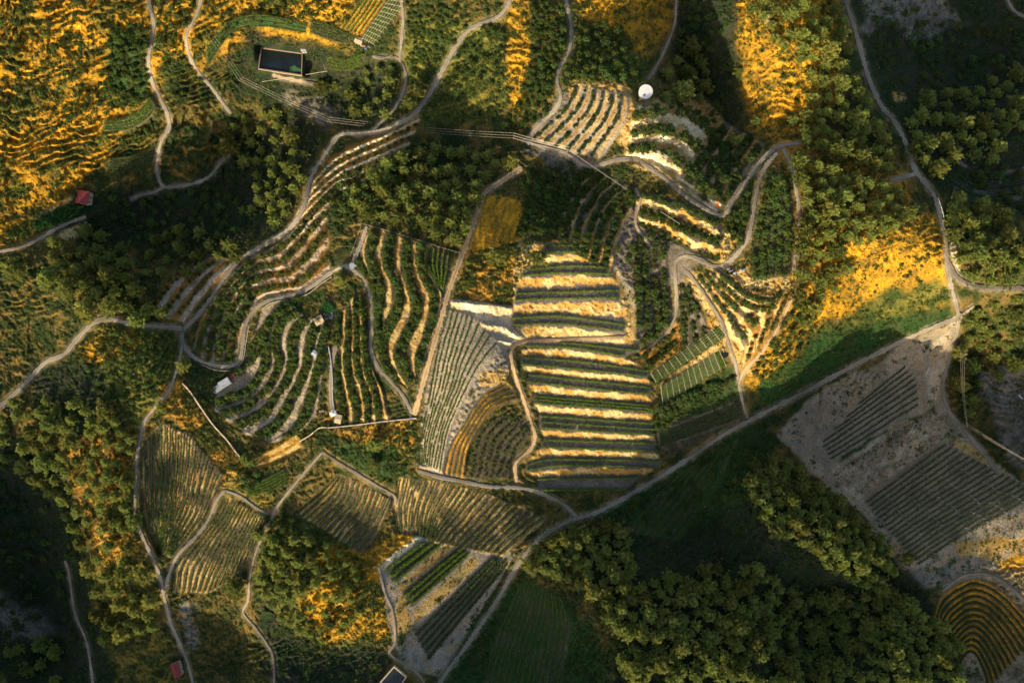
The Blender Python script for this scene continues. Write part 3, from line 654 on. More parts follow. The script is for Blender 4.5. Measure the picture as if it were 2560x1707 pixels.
ZONES = [
 ('gold',[(-80,-80),(660,-80),(610,60),(540,130),(500,180),(430,210),(470,280),(400,240),(330,330),(250,400),(200,470),(150,500),(60,600),(-80,640)],8,24),
 ('scrub',[(400,120),(470,130),(480,200),(470,300),(430,300),(400,200)],8,20),
 ('green',[(270,70),(370,60),(372,200),(400,260),(300,270),(260,210)],8,24),
 ('gold',[(500,-80),(640,-80),(900,-80),(860,120),(770,100),(640,90),(540,150),(505,150)],6,16),
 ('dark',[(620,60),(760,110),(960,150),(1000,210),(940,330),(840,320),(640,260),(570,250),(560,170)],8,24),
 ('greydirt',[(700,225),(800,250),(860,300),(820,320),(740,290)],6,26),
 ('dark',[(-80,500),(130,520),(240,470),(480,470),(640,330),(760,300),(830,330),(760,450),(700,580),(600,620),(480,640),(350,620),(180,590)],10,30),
 ('olive',[(1010,40),(1180,60),(1120,130),(1060,230),(1000,180)],6,20),
 ('olive',[(1020,60),(1260,60),(1270,260),(1180,320),(1000,300),(1080,220)],8,24),
 ('gold',[(1268,-80),(1318,-80),(1326,100),(1318,230),(1298,280),(1274,270),(1266,100)],3,3),
 ('gold',[(1440,-80),(1700,-80),(1690,60),(1600,150),(1560,120),(1440,30)],8,20),
 ('olive',[(1430,30),(1560,120),(1640,160),(1600,220),(1500,200),(1400,230)],8,24),
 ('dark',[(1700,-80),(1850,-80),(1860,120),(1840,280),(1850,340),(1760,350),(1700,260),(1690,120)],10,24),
 ('gold',[(1850,-80),(2110,-80),(2080,100),(2100,250),(1960,340),(1900,330),(1850,200)],8,26),
 ('rust',[(1900,330),(2000,300),(2250,420),(2300,540),(2150,640),(2040,700),(2000,900),(1960,700),(2010,500)],10,26),
 ('chalkdim',[(1900,40),(1925,10),(1940,30),(1915,60)],2,12),
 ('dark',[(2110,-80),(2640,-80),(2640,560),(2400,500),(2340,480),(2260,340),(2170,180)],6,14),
 ('greydirt',[(2150,-60),(2330,-40),(2420,60),(2300,110),(2240,60),(2160,80)],6,30),
 ('gold',[(2070,640),(2150,600),(2330,530),(2362,560),(2380,740),(2340,780),(2200,760),(2060,800),(1900,980),(1850,960),(1900,880),(2010,730)],4,16),
 ('olive',[(2130,780),(2240,720),(2372,700),(2378,762),(2200,810),(2000,910),(2010,860)],8,30),
 ('green',[(1890,960),(2060,830),(2200,800),(2340,772),(2390,790),(2100,925),(1880,1040)],5,14),
 ('gold',[(1935,720),(2000,700),(1990,800),(1950,900),(1880,970),(1860,930),(1910,880)],4,16),
 ('olive',[(180,890),(230,820),(300,800),(440,822),(445,900),(400,1000),(330,1080),(290,1000),(260,930)],6,20),
 ('gold',[(190,880),(250,830),(330,830),(400,860),(300,880),(230,920)],6,20),
 ('rust',[(400,960),(450,945),(500,1000),(600,1150),(650,1200),(600,1240),(540,1200),(500,1080),(400,1040)],4,16),
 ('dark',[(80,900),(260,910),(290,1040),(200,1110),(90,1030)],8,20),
 ('rust',[(100,1100),(340,1080),(345,1400),(300,1500),(200,1300)],8,30),
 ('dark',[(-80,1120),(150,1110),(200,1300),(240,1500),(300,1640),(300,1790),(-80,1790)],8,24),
 ('greydirt',[(-80,1450),(120,1540),(140,1580),(20,1590),(-80,1560)],8,30),
 ('goldgreen',[(210,1400),(370,1390),(400,1480),(410,1560),(440,1700),(330,1790),(260,1600)],6,24),
 ('scrub',[(430,1480),(610,1440),(620,1560),(680,1790),(500,1790),(440,1600)],8,20),
 ('greydirt',[(450,1500),(480,1490),(500,1600),(480,1640),(460,1580)],4,20),
 ('rust',[(815,1075),(1042,1050),(1034,1140),(1000,1160),(900,1110)],2,5),
 ('green',[(830,1110),(1000,1110),(1010,1150),(960,1210),(860,1150)],8,16),
 ('scrub',[(640,1180),(760,1080),(800,1130),(700,1240)],4,10),
 ('goldgreen',[(560,1180),(640,1180),(690,1260),(640,1300),(560,1240)],4,12),
 ('olive',[(640,1290),(760,1290),(920,1390),(960,1440),(985,1600),(780,1640),(640,1480)],6,24),
 ('gold',[(700,1380),(880,1370),(960,1430),(984,1590),(830,1610),(760,1520)],6,24),
 ('gold',[(960,1350),(1050,1320),(1020,1360),(950,1410),(880,1400)],3,10),
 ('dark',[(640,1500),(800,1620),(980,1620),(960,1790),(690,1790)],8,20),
 ('rust',[(1150,620),(1290,615),(1330,640),(1285,760),(1120,745)],4,14),
 ('gold',[(1170,520),(1225,485),(1340,510),(1330,560),(1280,600),(1170,630)],3,6),
 ('scrub',[(1290,380),(1440,395),(1400,470),(1340,520),(1240,480)],5,14),
 ('grey',[(1300,360),(1480,400),(1560,480),(1620,640),(1600,900),(1500,640),(1380,560),(1300,600),(1340,480),(1400,430)],5,14),
 ('grey',[(1310,350),(1420,210),(1500,215),(1560,240),(1520,390),(1380,390)],3,8),
 ('goldpale',[(1415,205),(1560,215),(1600,270),(1560,300),(1500,250),(1420,250)],5,14),
 ('goldpale',[(1540,290),(1600,255),(1760,250),(1830,330),(1780,520),(1560,400)],5,16),
 ('chalk',[(1595,262),(1650,268),(1706,252),(1716,268),(1650,282),(1590,290)],2,6),
 ('chalk',[(1575,352),(1670,350),(1700,362),(1650,372),(1665,385),(1730,440),(1800,515),(1790,530),(1735,490),(1690,440),(1610,395),(1560,392)],2,5),
 ('chalk',[(1620,325),(1680,318),(1690,332),(1630,336)],2,5),
 ('chalkgold',[(1590,495),(1650,490),(1700,520),(1800,560),(1840,600),(1810,655),(1750,630),(1720,600),(1660,560)],3,8),
 ('chalk',[(1478,606),(1490,608),(1540,668),(1580,720),(1612,780),(1606,850),(1588,850),(1584,790),(1545,710),(1480,620)],2,4),
 ('chalkgold',[(1290,610),(1475,600),(1545,690),(1590,780),(1590,850),(1285,848),(1282,700)],3,4),
 ('grey',[(1660,600),(1740,620),(1750,650),(1700,720),(1665,700)],4,8),
 ('chalkgold',[(1700,720),(1790,665),(1990,700),(1960,790),(1860,940),(1830,860)],6,14),
 ('rust',[(1860,780),(1980,720),(1950,830),(1880,930),(1860,900)],6,16),
 ('chalkgold',[(1820,860),(1842,880),(1860,930),(1852,940),(1828,900)],2,3),
 ('goldpale',[(1625,925),(1700,880),(1790,805),(1800,812),(1720,880),(1630,935)],2,4),
 ('rust',[(1700,840),(1780,790),(1800,815),(1720,870),(1640,910),(1600,905)],4,12),
 ('goldpale',[(1645,962),(1810,845),(1822,850),(1815,868),(1655,975)],2,4),
 ('green',[(1640,1010),(1820,920),(1850,990),(1700,1060),(1640,1070)],4,12),
 ('soil',[(1640,1070),(1850,1000),(1860,1050),(1660,1150)],4,6),
 ('greylight',[(1130,750),(1285,770),(1285,850),(1270,930),(1180,1100),(1130,1195),(1046,1170),(1060,1000),(1110,800)],3,5),
 ('chalk',[(1128,748),(1285,768),(1283,782),(1200,770),(1128,760)],1,2),
 ('chalk',[(1153,810),(1172,807),(1250,818),(1312,852),(1290,856),(1235,838),(1170,828)],1,2),
 ('chalk',[(1250,802),(1290,822),(1335,848),(1310,852),(1262,818)],1,2),
 ('chalk',[(1177,842),(1272,856),(1270,862),(1182,850)],1,2),
 ('chalkgold',[(1195,930),(1262,925),(1268,960),(1200,965)],2,5),
 ('chalk',[(1062,992),(1095,994),(1098,1006),(1066,1006)],1,2),
 ('chalk',[(1052,1052),(1062,1055),(1080,1066),(1072,1074),(1056,1066)],1,2),
 ('chalk',[(1262,984),(1282,990),(1284,1002),(1268,996)],1,2),
 ('greyvine',[(1935,1085),(2010,1010),(2100,955),(2190,905),(2250,870),(2300,835),(2392,800),(2384,880),(2350,960),(2372,1030),(2420,1080),(2560,1220),(2640,1300),(2640,1420),(2280,1470),(2140,1260),(2040,1190)],3,16),
 ('greylight',[(2280,850),(2340,850),(2330,1000),(2300,1010),(2320,940)],4,8),
 ('green',[(2100,1140),(2250,1060),(2340,1010),(2340,1035),(2250,1080),(2090,1180)],2,12),
 ('chalkdim',[(2330,860),(2378,820),(2372,880),(2345,1000),(2325,1010),(2318,960)],3,8),
 ('chalkdim',[(2060,1185),(2250,1060),(2330,1025),(2370,1080),(2350,1100),(2150,1245)],3,10),
 ('chalkgold',[(2390,1095),(2440,1120),(2500,1185),(2640,1250),(2640,1275),(2560,1250),(2380,1110)],2,4),
 ('chalkgold',[(2390,1355),(2450,1345),(2560,1342),(2640,1340),(2640,1380),(2520,1375),(2480,1400),(2400,1390)],3,8),
 ('greydirt',[(2230,1430),(2400,1385),(2480,1400),(2440,1430),(2300,1480),(2220,1470)],4,12),
 ('gold',[(2490,1400),(2640,1360),(2640,1560),(2520,1470)],4,16),
 ('greydirt',[(2440,940),(2640,900),(2640,1230),(2520,1150)],6,20),
 ('soilwarm',[(2350,1480),(2560,1420),(2640,1790),(2340,1790)],10,14),
 ('green',[(1490,1290),(1700,1170),(1870,1060),(1930,1090),(1880,1250),(1740,1340),(1560,1330)],6,20),
 ('green',[(1200,1500),(1300,1440),(1480,1560),(1560,1790),(1060,1790)],6,20),
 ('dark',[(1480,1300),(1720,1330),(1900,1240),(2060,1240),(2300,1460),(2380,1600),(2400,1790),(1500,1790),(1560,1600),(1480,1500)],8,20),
 ('greylight',[(948,1425),(1060,1335),(1080,1340),(1110,1345),(1150,1350),(1200,1380),(1290,1380),(1200,1530),(1100,1690),(1010,1670),(980,1600)],3,4),
 ('chalk',[(943,1418),(1050,1333),(1062,1338),(965,1418),(950,1428)],1,2),
 ('goldpale',[(992,1466),(1112,1358),(1142,1364),(1006,1480)],2,3),
 ('goldpale',[(1032,1530),(1172,1396),(1200,1395),(1190,1420),(1040,1560)],2,4),
 ('goldpale',[(1000,1480),(1012,1500),(1030,1560),(1000,1620),(975,1550)],3,6),
 ('chalk',[(2372,600),(2385,598),(2396,640),(2400,680),(2384,660)],1,3),
 ('chalkgold',[(2230,230),(2262,235),(2265,252),(2236,256)],1,4),
 ('chalkgold',[(80,545),(175,490),(182,500),(85,552)],1,2),
 ('chalkgold',[(215,590),(90,615),(88,605),(200,560)],1,3),
 ('chalkgold',[(218,130),(228,120),(232,135),(215,140)],1,8),
 ('goldpale',[(740,1125),(640,1180),(630,1175),(735,1110)],1,3),
]
def zone_noise(seed): return np.clip((fbm(UG, VG, 26, seed, 5) - .5) * 3.2 + .5, 0, 1)
wu = UG + (fbm(UG, VG, 30, 191, 4) - .5) * 2; wv = VG + (fbm(UG, VG, 30, 197, 4) - .5) * 2
n1 = zone_noise(301); n2 = zone_noise(307); fine = fbm(UG, VG, 7, 311, 2)
streak = np.clip((fbm(ur, vr * .3, 16, 331, 3) - .5) * 3.4 + .5, 0, 1)
def palcol(k, a): 
    p, q = np.array(PAL[k][0]), np.array(PAL[k][1]); return p * (1 - a[..., None]) + q * a[..., None]
COL = palcol('scrub', n1)
cache = {}
nzu = (fbm(UG, VG, 34, 191, 4) - .5) * 2; nzv = (fbm(UG, VG, 34, 197, 4) - .5) * 2
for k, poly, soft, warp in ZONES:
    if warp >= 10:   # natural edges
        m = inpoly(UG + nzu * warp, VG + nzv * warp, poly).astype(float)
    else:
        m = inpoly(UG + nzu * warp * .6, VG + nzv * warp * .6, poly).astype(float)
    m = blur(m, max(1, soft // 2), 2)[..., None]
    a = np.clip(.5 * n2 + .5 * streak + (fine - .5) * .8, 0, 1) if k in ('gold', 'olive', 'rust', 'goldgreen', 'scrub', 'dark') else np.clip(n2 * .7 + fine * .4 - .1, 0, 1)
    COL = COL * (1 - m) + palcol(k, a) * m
# the natural ledges of the wild slopes: dry grass on the risers, scrub on the treads
fb = Tc - np.floor(Tc); riser = np.clip((.23 - abs(fb - .5)) / .06, 0, 1) * np.clip(tz, 0, 1) * wild
m = (riser * np.clip((COL[..., 0] - .06) * 8, 0, 1) * .6 * np.clip(fbm(UG, VG, 30, 449, 3) * 4 - 1.4, 0, 1))[..., None]; COL = COL * (1 - m) + palcol('gold', np.clip(n2 * .8 + fine * .3, 0, 1)) * m
tread = (1 - np.clip((.30 - abs(fb - .5)) / .08, 0, 1)) * np.clip(tz, 0, 1) * wild * np.clip(fbm(UG, VG, 40, 447, 3) * 3.2 - 1.0, 0, 1)
m = (tread * .7)[..., None]; COL = COL * (1 - m) + palcol('green', n1) * m
# green and dark scrub patches breaking up the dry slopes
big = np.clip((fbm(ur, vr * .45, 40, 441, 4) - .545) * 9, 0, 1) * np.clip((1500 - UG) / 100, .0, 1) * np.clip((COL[..., 0] - .12) * 6, 0, 1) * (COL[..., 2] < .12)
COL = COL * (1 - big[..., None] * .8) + palcol('green', n1) * big[..., None] * .8
for P in PATCH:
    sub = P['sub']; mk = P['mk'][..., None]; bk = P['bk'][..., None]
    if P['kind'] == 'tiny' and P['key'] not in ('greyfan', 'rust'): bk = bk * np.clip(fbm(UG[sub], VG[sub], 44, 461, 3) * 4.5 - 1.6, .08, 1)[..., None]
    a = np.clip(n1[sub] * .8 + fine[sub] * .4 - .1, 0, 1)
    c = palcol(P['soil'], a) * (1 - bk) + palcol(P['bankc'], np.clip(n2[sub] * 1.1 + (fine[sub] - .5) * .9, 0, 1)) * bk
    COL[sub] = COL[sub] * (1 - mk) + c * mk
# weedy speckle on the chalk
spk = noise(UG, VG, 5, 411) * noise(UG, VG, 4, 413)
wk = (spk > .62) & (COL[..., 0] > .4)
COL[wk] = COL[wk] * np.array([.45, .42, .3])
# trampled verge along the roads
vm = (np.clip(rm, 0, 1) ** 1.5 * np.clip(noise(UG, VG, 11, 431) * 1.6 - .3, .1, 1))[..., None] * .5
COL = COL * (1 - vm) + palcol('greypale', n1) * vm * .8 + COL * vm * .2
COL = COL * (.86 + .28 * fine[..., None]) * (1 + .34 * (rng.uniform(size=(NV, NU, 1)) - .5))
peb = rng.uniform(size=(NV, NU)) < .012 * (1 - np.clip(roadmask, 0, 1)); COL[peb] = COL[peb] * .45
COL = np.clip(COL, .01, .85)
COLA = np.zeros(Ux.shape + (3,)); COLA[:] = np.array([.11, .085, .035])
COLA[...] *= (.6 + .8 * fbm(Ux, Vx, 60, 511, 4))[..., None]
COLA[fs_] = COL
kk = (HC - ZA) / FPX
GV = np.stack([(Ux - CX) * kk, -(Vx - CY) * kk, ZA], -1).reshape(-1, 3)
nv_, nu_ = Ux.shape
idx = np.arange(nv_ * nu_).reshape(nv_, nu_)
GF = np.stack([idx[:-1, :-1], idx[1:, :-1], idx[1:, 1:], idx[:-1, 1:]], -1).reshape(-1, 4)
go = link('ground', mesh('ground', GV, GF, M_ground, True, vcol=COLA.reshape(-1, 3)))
tag(go, 'terraced hillside of golden grass, chalk banks and dark scrub', 'ground', kind='structure')

# ------------------------------------------------------------ roads
def road_mat(name, base, edge, gscale):
    m = bpy.data.materials.new(name); m.use_nodes = True; nt = m.node_tree; n = nt.nodes; l = nt.links
    b = n['Principled BSDF']; b.inputs['Roughness'].default_value = .9; b.inputs['Specular IOR Level'].default_value = .1
    uv = n.new('ShaderNodeTexCoord'); sp = n.new('ShaderNodeSeparateXYZ'); l.new(uv.outputs['UV'], sp.inputs[0])
    g = n.new('ShaderNodeNewGeometry'); t = n.new('ShaderNodeTexNoise'); t.inputs['Scale'].default_value = gscale; t.inputs['Detail'].default_value = 6
    l.new(g.outputs['Position'], t.inputs['Vector'])
    t2 = n.new('ShaderNodeTexNoise'); t2.inputs['Scale'].default_value = .06; l.new(g.outputs['Position'], t2.inputs['Vector'])
    # wheel tracks: |abs(x)-0.45| small -> pale
    ab = n.new('ShaderNodeMath'); ab.operation = 'ABSOLUTE'; l.new(sp.outputs[0], ab.inputs[0])
    sb = n.new('ShaderNodeMath'); sb.operation = 'SUBTRACT'; sb.inputs[1].default_value = .42; l.new(ab.outputs[0], sb.inputs[0])
    a2 = n.new('ShaderNodeMath'); a2.operation = 'ABSOLUTE'; l.new(sb.outputs[0], a2.inputs[0])
    nz = n.new('ShaderNodeMath'); nz.operation = 'MULTIPLY_ADD'; nz.inputs[1].default_value = .75; l.new(t.outputs[0], nz.inputs[0]); l.new(a2.outputs[0], nz.inputs[2])
    cr = n.new('ShaderNodeValToRGB'); cr.color_ramp.elements[0].position = .32; cr.color_ramp.elements[0].color = (*base, 1)
    cr.color_ramp.elements[1].position = .95; cr.color_ramp.elements[1].color = (*edge, 1)
    l.new(nz.outputs[0], cr.inputs[0])
    mr = n.new('ShaderNodeMapRange'); mr.inputs[1].default_value = .3; mr.inputs[2].default_value = .7; mr.inputs[3].default_value = .62; mr.inputs[4].default_value = 1.25
    l.new(t2.outputs[0], mr.inputs[0]); mx = n.new('ShaderNodeVectorMath'); mx.operation = 'SCALE'; l.new(cr.outputs[0], mx.inputs[0]); l.new(mr.outputs[0], mx.inputs['Scale'])
    l.new(mx.outputs[0], b.inputs['Base Color'])
    bp = n.new('ShaderNodeBump'); bp.inputs['Distance'].default_value = .06; l.new(t.outputs[0], bp.inputs['Height']); l.new(bp.outputs[0], b.inputs['Normal'])
    return m
M_road = road_mat('gravel_road', (.33, .285, .22), (.19, .155, .11), 1.2)
M_dirt = road_mat('dirt_track', (.50, .37, .21), (.31, .19, .09), 1.0)
M_path = road_mat('farm_path', (.37, .30, .21), (.20, .15, .10), 1.2)
for ri, (nm, w, c, nr, z) in enumerate(Rinfo):
    hw = w * .5 * (.69 + .34 * (noise(c[:, 0], c[:, 1], 18, 600 + ri) - .5) + .5 * (noise(c[:, 0], c[:, 1], 4, 640 + ri) - .5))
    taper = np.minimum(1, np.minimum(np.arange(len(c)), np.arange(len(c))[::-1]) / 3.0 + .35); hw = hw * taper
    cols = np.array([-1.06, -1, -.5, 0, .5, 1, 1.06]); dz = np.array([-.35, 0, .02, .05, .02, 0, -.35])
    us = c[:, 0][:, None] + nr[:, 0][:, None] * hw[:, None] * cols; vs_ = c[:, 1][:, None] + nr[:, 1][:, None] * hw[:, None] * cols
    zz = np.maximum(zat(ZF, us, vs_), z[:, None]) + .10 + .008 * ri + dz
    k = (HC - zz) / FPX
    V = np.stack([(us - CX) * k, -(vs_ - CY) * k, zz], -1).reshape(-1, 3)
    n_ = len(c); q = np.arange(n_ * 7).reshape(n_, 7)
    F = np.stack([q[:-1, :-1], q[1:, :-1], q[1:, 1:], q[:-1, 1:]], -1).reshape(-1, 4)
    L = np.arange(n_) * .5; uvs = np.stack([np.broadcast_to(cols, (n_, 7)), np.broadcast_to(L[:, None], (n_, 7))], -1).reshape(-1, 2)
    # make faces look up
    a, b_, c_ = V[F[0, 0]], V[F[0, 1]], V[F[0, 2]]
    if np.cross(b_ - a, c_ - a)[2] < 0: F = F[:, ::-1]
    o = link(nm, mesh(nm, V, F, {'road': M_road, 'dirt_track': M_dirt, 'path': M_path}[nm], True, uv=uvs)); tag(o, kind='structure')

# ------------------------------------------------------------ foliage
def leaf_quads(ctr, size, up=.35, r=None, flat=None):
    """a randomly turned quad at each centre; up biases the normals upward"""
    r = r or rng; n = len(ctr); size = np.broadcast_to(np.asarray(size, float), (n,))
    nrm = r.normal(size=(n, 3)); nrm[:, 2] = abs(nrm[:, 2]) + up * 2
    if flat is not None: nrm += flat
    nrm /= np.linalg.norm(nrm, axis=1)[:, None]
    a = np.cross(nrm, r.normal(size=(n, 3))); a /= np.linalg.norm(a, axis=1)[:, None] + 1e-9
    b = np.cross(nrm, a)
    s = size[:, None] * .5; e = r.uniform(.55, 1.0, (n, 1))
    V = np.stack([ctr - a * s - b * s * e, ctr + a * s - b * s * e, ctr + a * s * .7 + b * s * e, ctr - a * s * .7 + b * s * e], 1).reshape(-1, 3)
    F = np.arange(n * 4).reshape(n, 4)
    return V, F
def crown_pts(R, H, z0, nb, per, r, spread=.34, lean=None):
    """leaf-clump centres of a crown made of nb boughs"""
    out = []; nr_ = []
    for i in range(nb):
        t = 2 * math.pi * (i * .618034 + r.uniform(-.05, .05)); q = math.sqrt((i + .5) / nb) * r.uniform(.8, 1.08)
        rad = R * q * .78; h = z0 + (H - z0) * (1 - q ** 1.7 * .62) * r.uniform(.82, 1.04)
        c = np.array([rad * math.cos(t), rad * math.sin(t), h - R * .12]); s = R * spread * r.uniform(.7, 1.25)
        d = r.normal(size=(per, 3)); d /= np.linalg.norm(d, axis=1)[:, None]
        p = c + d * s * r.uniform(.45, 1.0, (per, 1)) * np.array([1, 1, .7]); out.append(p); nr_.append(d * 1.1)
    return np.vstack(out), np.vstack(nr_)
def trunk_mb(H, R, r, nl=5):
    b = MB(); b.tube((0, 0, -.8), (0, 0, H * .55), R * .055 + .06, R * .03 + .03, 7)
    for i in range(nl):
        t = 2 * math.pi * i / nl + r.uniform(0, 1); h = H * r.uniform(.28, .5)
        b.tube((0, 0, h), (math.cos(t) * R * .55, math.sin(t) * R * .55, h + H * .22), R * .025 + .02, .02, 5)
    return b
def needle_quads(ctr, dirs, L, W, r):
    a = dirs + r.normal(size=ctr.shape) * .45; a /= np.linalg.norm(a, axis=1)[:, None]
    b = np.cross(a, r.normal(size=ctr.shape)); b /= np.linalg.norm(b, axis=1)[:, None] + 1e-9
    L = L[:, None] * .5; W = W[:, None] * .5
    V = np.stack([ctr - a * L - b * W * .7, ctr - a * L * .2 + b * W, ctr + a * L, ctr + a * L * .1 - b * W], 1).reshape(-1, 3)
    return V, np.arange(len(ctr) * 4).reshape(-1, 4)
PINES = []; PTR = []
for k in range(10):
    r = np.random.default_rng(100 + k); P_, D_ = [], []
    nb = int(r.integers(26, 38)); lob = r.uniform(0, 6.28, 3)
    for q in range(nb):
        t = 2 * math.pi * (q * .618034) + r.uniform(-.3, .3); lvl = q / nb        # 0 = low branch, 1 = top
        reach = (1.08 - .85 * lvl ** 1.4) * r.uniform(.62, 1.1) * (1 + .16 * math.sin(2 * t + lob[0]) + .12 * math.sin(5 * t + lob[1]))
        z0 = .5 + 1.05 * lvl; m = int(34 + 46 * reach)
        nt_ = int(r.integers(3, 6)); fc = np.concatenate([[1.0], r.uniform(.25, .95, nt_)]); m = m + 16; w_ = r.integers(0, nt_ + 1, m)
        d = np.array([math.cos(t), math.sin(t), .0]); sd = np.array([-math.sin(t), math.cos(t), 0])
        off = r.normal(size=nt_ + 1) * .13; off[0] *= .3; up_ = r.uniform(0, .10, nt_ + 1)
        f = fc[w_]; g_ = r.normal(size=(m, 3)); g_ /= np.linalg.norm(g_, axis=1)[:, None]; g_ *= (.13 * r.uniform(.4, 1, m) ** .5)[:, None]
        p = d * (f * reach)[:, None] + sd * off[w_][:, None] + g_ * np.array([1, 1, .75]); p[:, 2] += z0 + .22 * f + up_[w_]
        d = d + g_ * 6
        P_.append(p); D_.append(d * .8 + np.array([0, 0, .55]))
    p = np.vstack(P_); d = np.vstack(D_)
    V, F = needle_quads(p, d, r.uniform(.12, .24, len(p)), r.uniform(.05, .10, len(p)), r)
    PINES.append(mesh('crown', V, F, M_pine))
    b = trunk_mb(1.5, 1.0, r, 6)
    me = bpy.data.meshes.new('trunk'); me.from_pydata([(x * .55, y * .55, z) if z < .3 else (x, y, z) for x, y, z in b.v], [], b.f); me.materials.append(M_bark); PTR.append(me)
ORCH = []
for k in range(8):
    r = np.random.default_rng(200 + k); nb = int(r.integers(7, 11))
    p, d = crown_pts(1.0, 1.45, .35, nb, int(330 / nb), r, spread=.42)
    V, F = leaf_quads(p, r.uniform(.14, .26, len(p)), .3, r, d)
    t = MB(); t.tube((0, 0, -.3), (0, 0, 1.2), .09, .05, 6)
    tv = np.array(t.v); tf = np.array([q for q in t.f if len(q) == 4]) + len(V)
    ORCH.append(mesh('orchard_tree', np.vstack([V, tv]), np.vstack([F, tf]), [M_orch, M_bark], fmat=[0] * len(F) + [1] * len(tf)))
def sample_poly(poly, rmin, rmax, n, taken, sep=.8, warp=0):
    P = np.array(poly, float); x0, y0 = P.min(0); x1, y1 = P.max(0); out = []
    tries = 0
    while len(out) < n and tries < n * 30:
        tries += 1
        u = rng.uniform(x0, x1); v = rng.uniform(y0, y1)
        if not inpoly(np.array([u]), np.array([v]), poly)[0]: continue
        rr = rmin + (rmax - rmin) * rng.uniform() ** 1.3
        if any((u - a) ** 2 + (v - b) ** 2 < (sep * (rr + c)) ** 2 for a, b, c in taken): continue
        taken.append((u, v, rr)); out.append((u, v, rr))
    return out
def on_road(u, v, pad=0):
    i = int(round((u - UF[0]) / FS)); j = int(round((v - VF[0]) / FS))
    return 0 <= i < NU and 0 <= j < NV and roadmask[j, i] > .8
def sector(u, v, poly):
    P = np.array(poly, float); x = (u - P[:, 0].min()) / np.ptp(P[:, 0]); y = (v - P[:, 1].min()) / np.ptp(P[:, 1])
    a = ('upper', 'middle', 'lower')[min(2, int(y * 3))]; b = ('left', 'centre', 'right')[min(2, int(x * 3))]
    return 'very centre' if (a, b) == ('middle', 'centre') else (a + ' ' + b if b != 'centre' else a + ' part')
def sizew(r, a, b): return ('small', 'middling', 'large')[min(2, int((r - a) / (b - a + 1e-6) * 3))]
# pine woods: label, group, polygon, r range (px), count
PW = [
 ("the ridge wood left of the road junction","pines of the left ridge wood",[(95,690),(130,600),(230,570),(300,620),(340,740),(430,790),(330,800),(240,800),(160,740)],22,34,44),
 ("the small cluster above the wedge terraces","pines above the wedge terraces",[(350,620),(420,560),(560,580),(590,640),(500,680),(430,700),(360,690)],15,30,16),
 ("the large wood at the left edge","pines of the large left wood",[(0,1010),(90,1000),(230,1010),(340,1080),(335,1250),(330,1400),(400,1500),(380,1580),(250,1600),(200,1400),(150,1250),(0,1150)],18,32,100),
 ("the shaded bottom left corner wood","pines at the shaded left foot",[(0,1600),(130,1600),(150,1707),(0,1707)],18,28,8),
 ("the dark wood above the courtyard","pines north of the courtyard",[(870,480),(960,400),(1080,370),(1280,390),(1280,440),(1190,500),(1150,600),(1060,570),(900,530)],18,30,74),
 ("the dark valley right of the left roads","pines of the dark valley",[(560,300),(680,270),(740,330),(770,400),(740,480),(700,560),(620,520),(640,420),(560,400)],16,30,40),
 ("the strip beside the climbing road","pines beside the climbing road",[(790,180),(860,190),(930,170),(1020,170),(1100,260),(1040,270),(950,290),(900,300),(840,220)],12,24,18),
 ("the long ridge left of the asphalt road","pines on the long right ridge",[(1860,0),(2100,0),(2120,120),(2160,220),(2200,300),(2240,360),(2230,430),(2120,400),(2020,350),(1980,300),(2040,200),(1940,100)],17,32,80),
 ("the rust-floored wood above the golden slope","pines above the golden slope",[(2000,400),(2080,420),(2220,460),(2300,500),(2310,540),(2150,600),(2110,700),(2060,760),(2010,820),(1990,700),(2020,540)],17,32,74),
 ("the grove beyond the dark right valley","pines of the far valley grove",[(2270,290),(2330,240),(2480,200),(2560,170),(2560,330),(2480,400),(2350,420),(2290,400)],20,34,54),
 ("the grove right of the road fork","pines right of the road fork",[(2370,500),(2460,480),(2560,570),(2560,690),(2480,705),(2420,690),(2390,600)],20,34,40),
 ("the half-shaded grove under the right-hand road","pines under the eastern road",[(2430,780),(2560,740),(2560,900),(2480,960),(2430,1050),(2400,960),(2400,860)],16,30,24),
 ("the spur beside the trellised bench","pines on the spur",[(1870,1150),(1980,1150),(2060,1220),(2200,1340),(2250,1410),(2200,1480),(2080,1420),(1940,1330),(1860,1230)],18,30,70),
 ("the wood tip nearest the diagonal road","pines nearest the diagonal road",[(1310,1380),(1420,1320),(1560,1310),(1590,1400),(1560,1480),(1480,1490),(1400,1440),(1320,1420)],18,30,42),
 ("the great dark bottom wood","pines of the great dark wood",[(1470,1500),(1720,1430),(1900,1420),(2010,1500),(2080,1480),(2240,1480),(2400,1600),(2420,1707),(1540,1707),(1570,1600)],16,30,230),
 ("the lower middle gold slope","pines on the lower gold slope",[(640,1300),(760,1340),(900,1390),(900,1540),(820,1620),(700,1560),(640,1450)],12,22,52),
 ("the wood beside the gully","pines beside the gully",[(1650,180),(1740,100),(1780,200),(1770,250),(1700,260),(1650,240)],16,32,9),
]
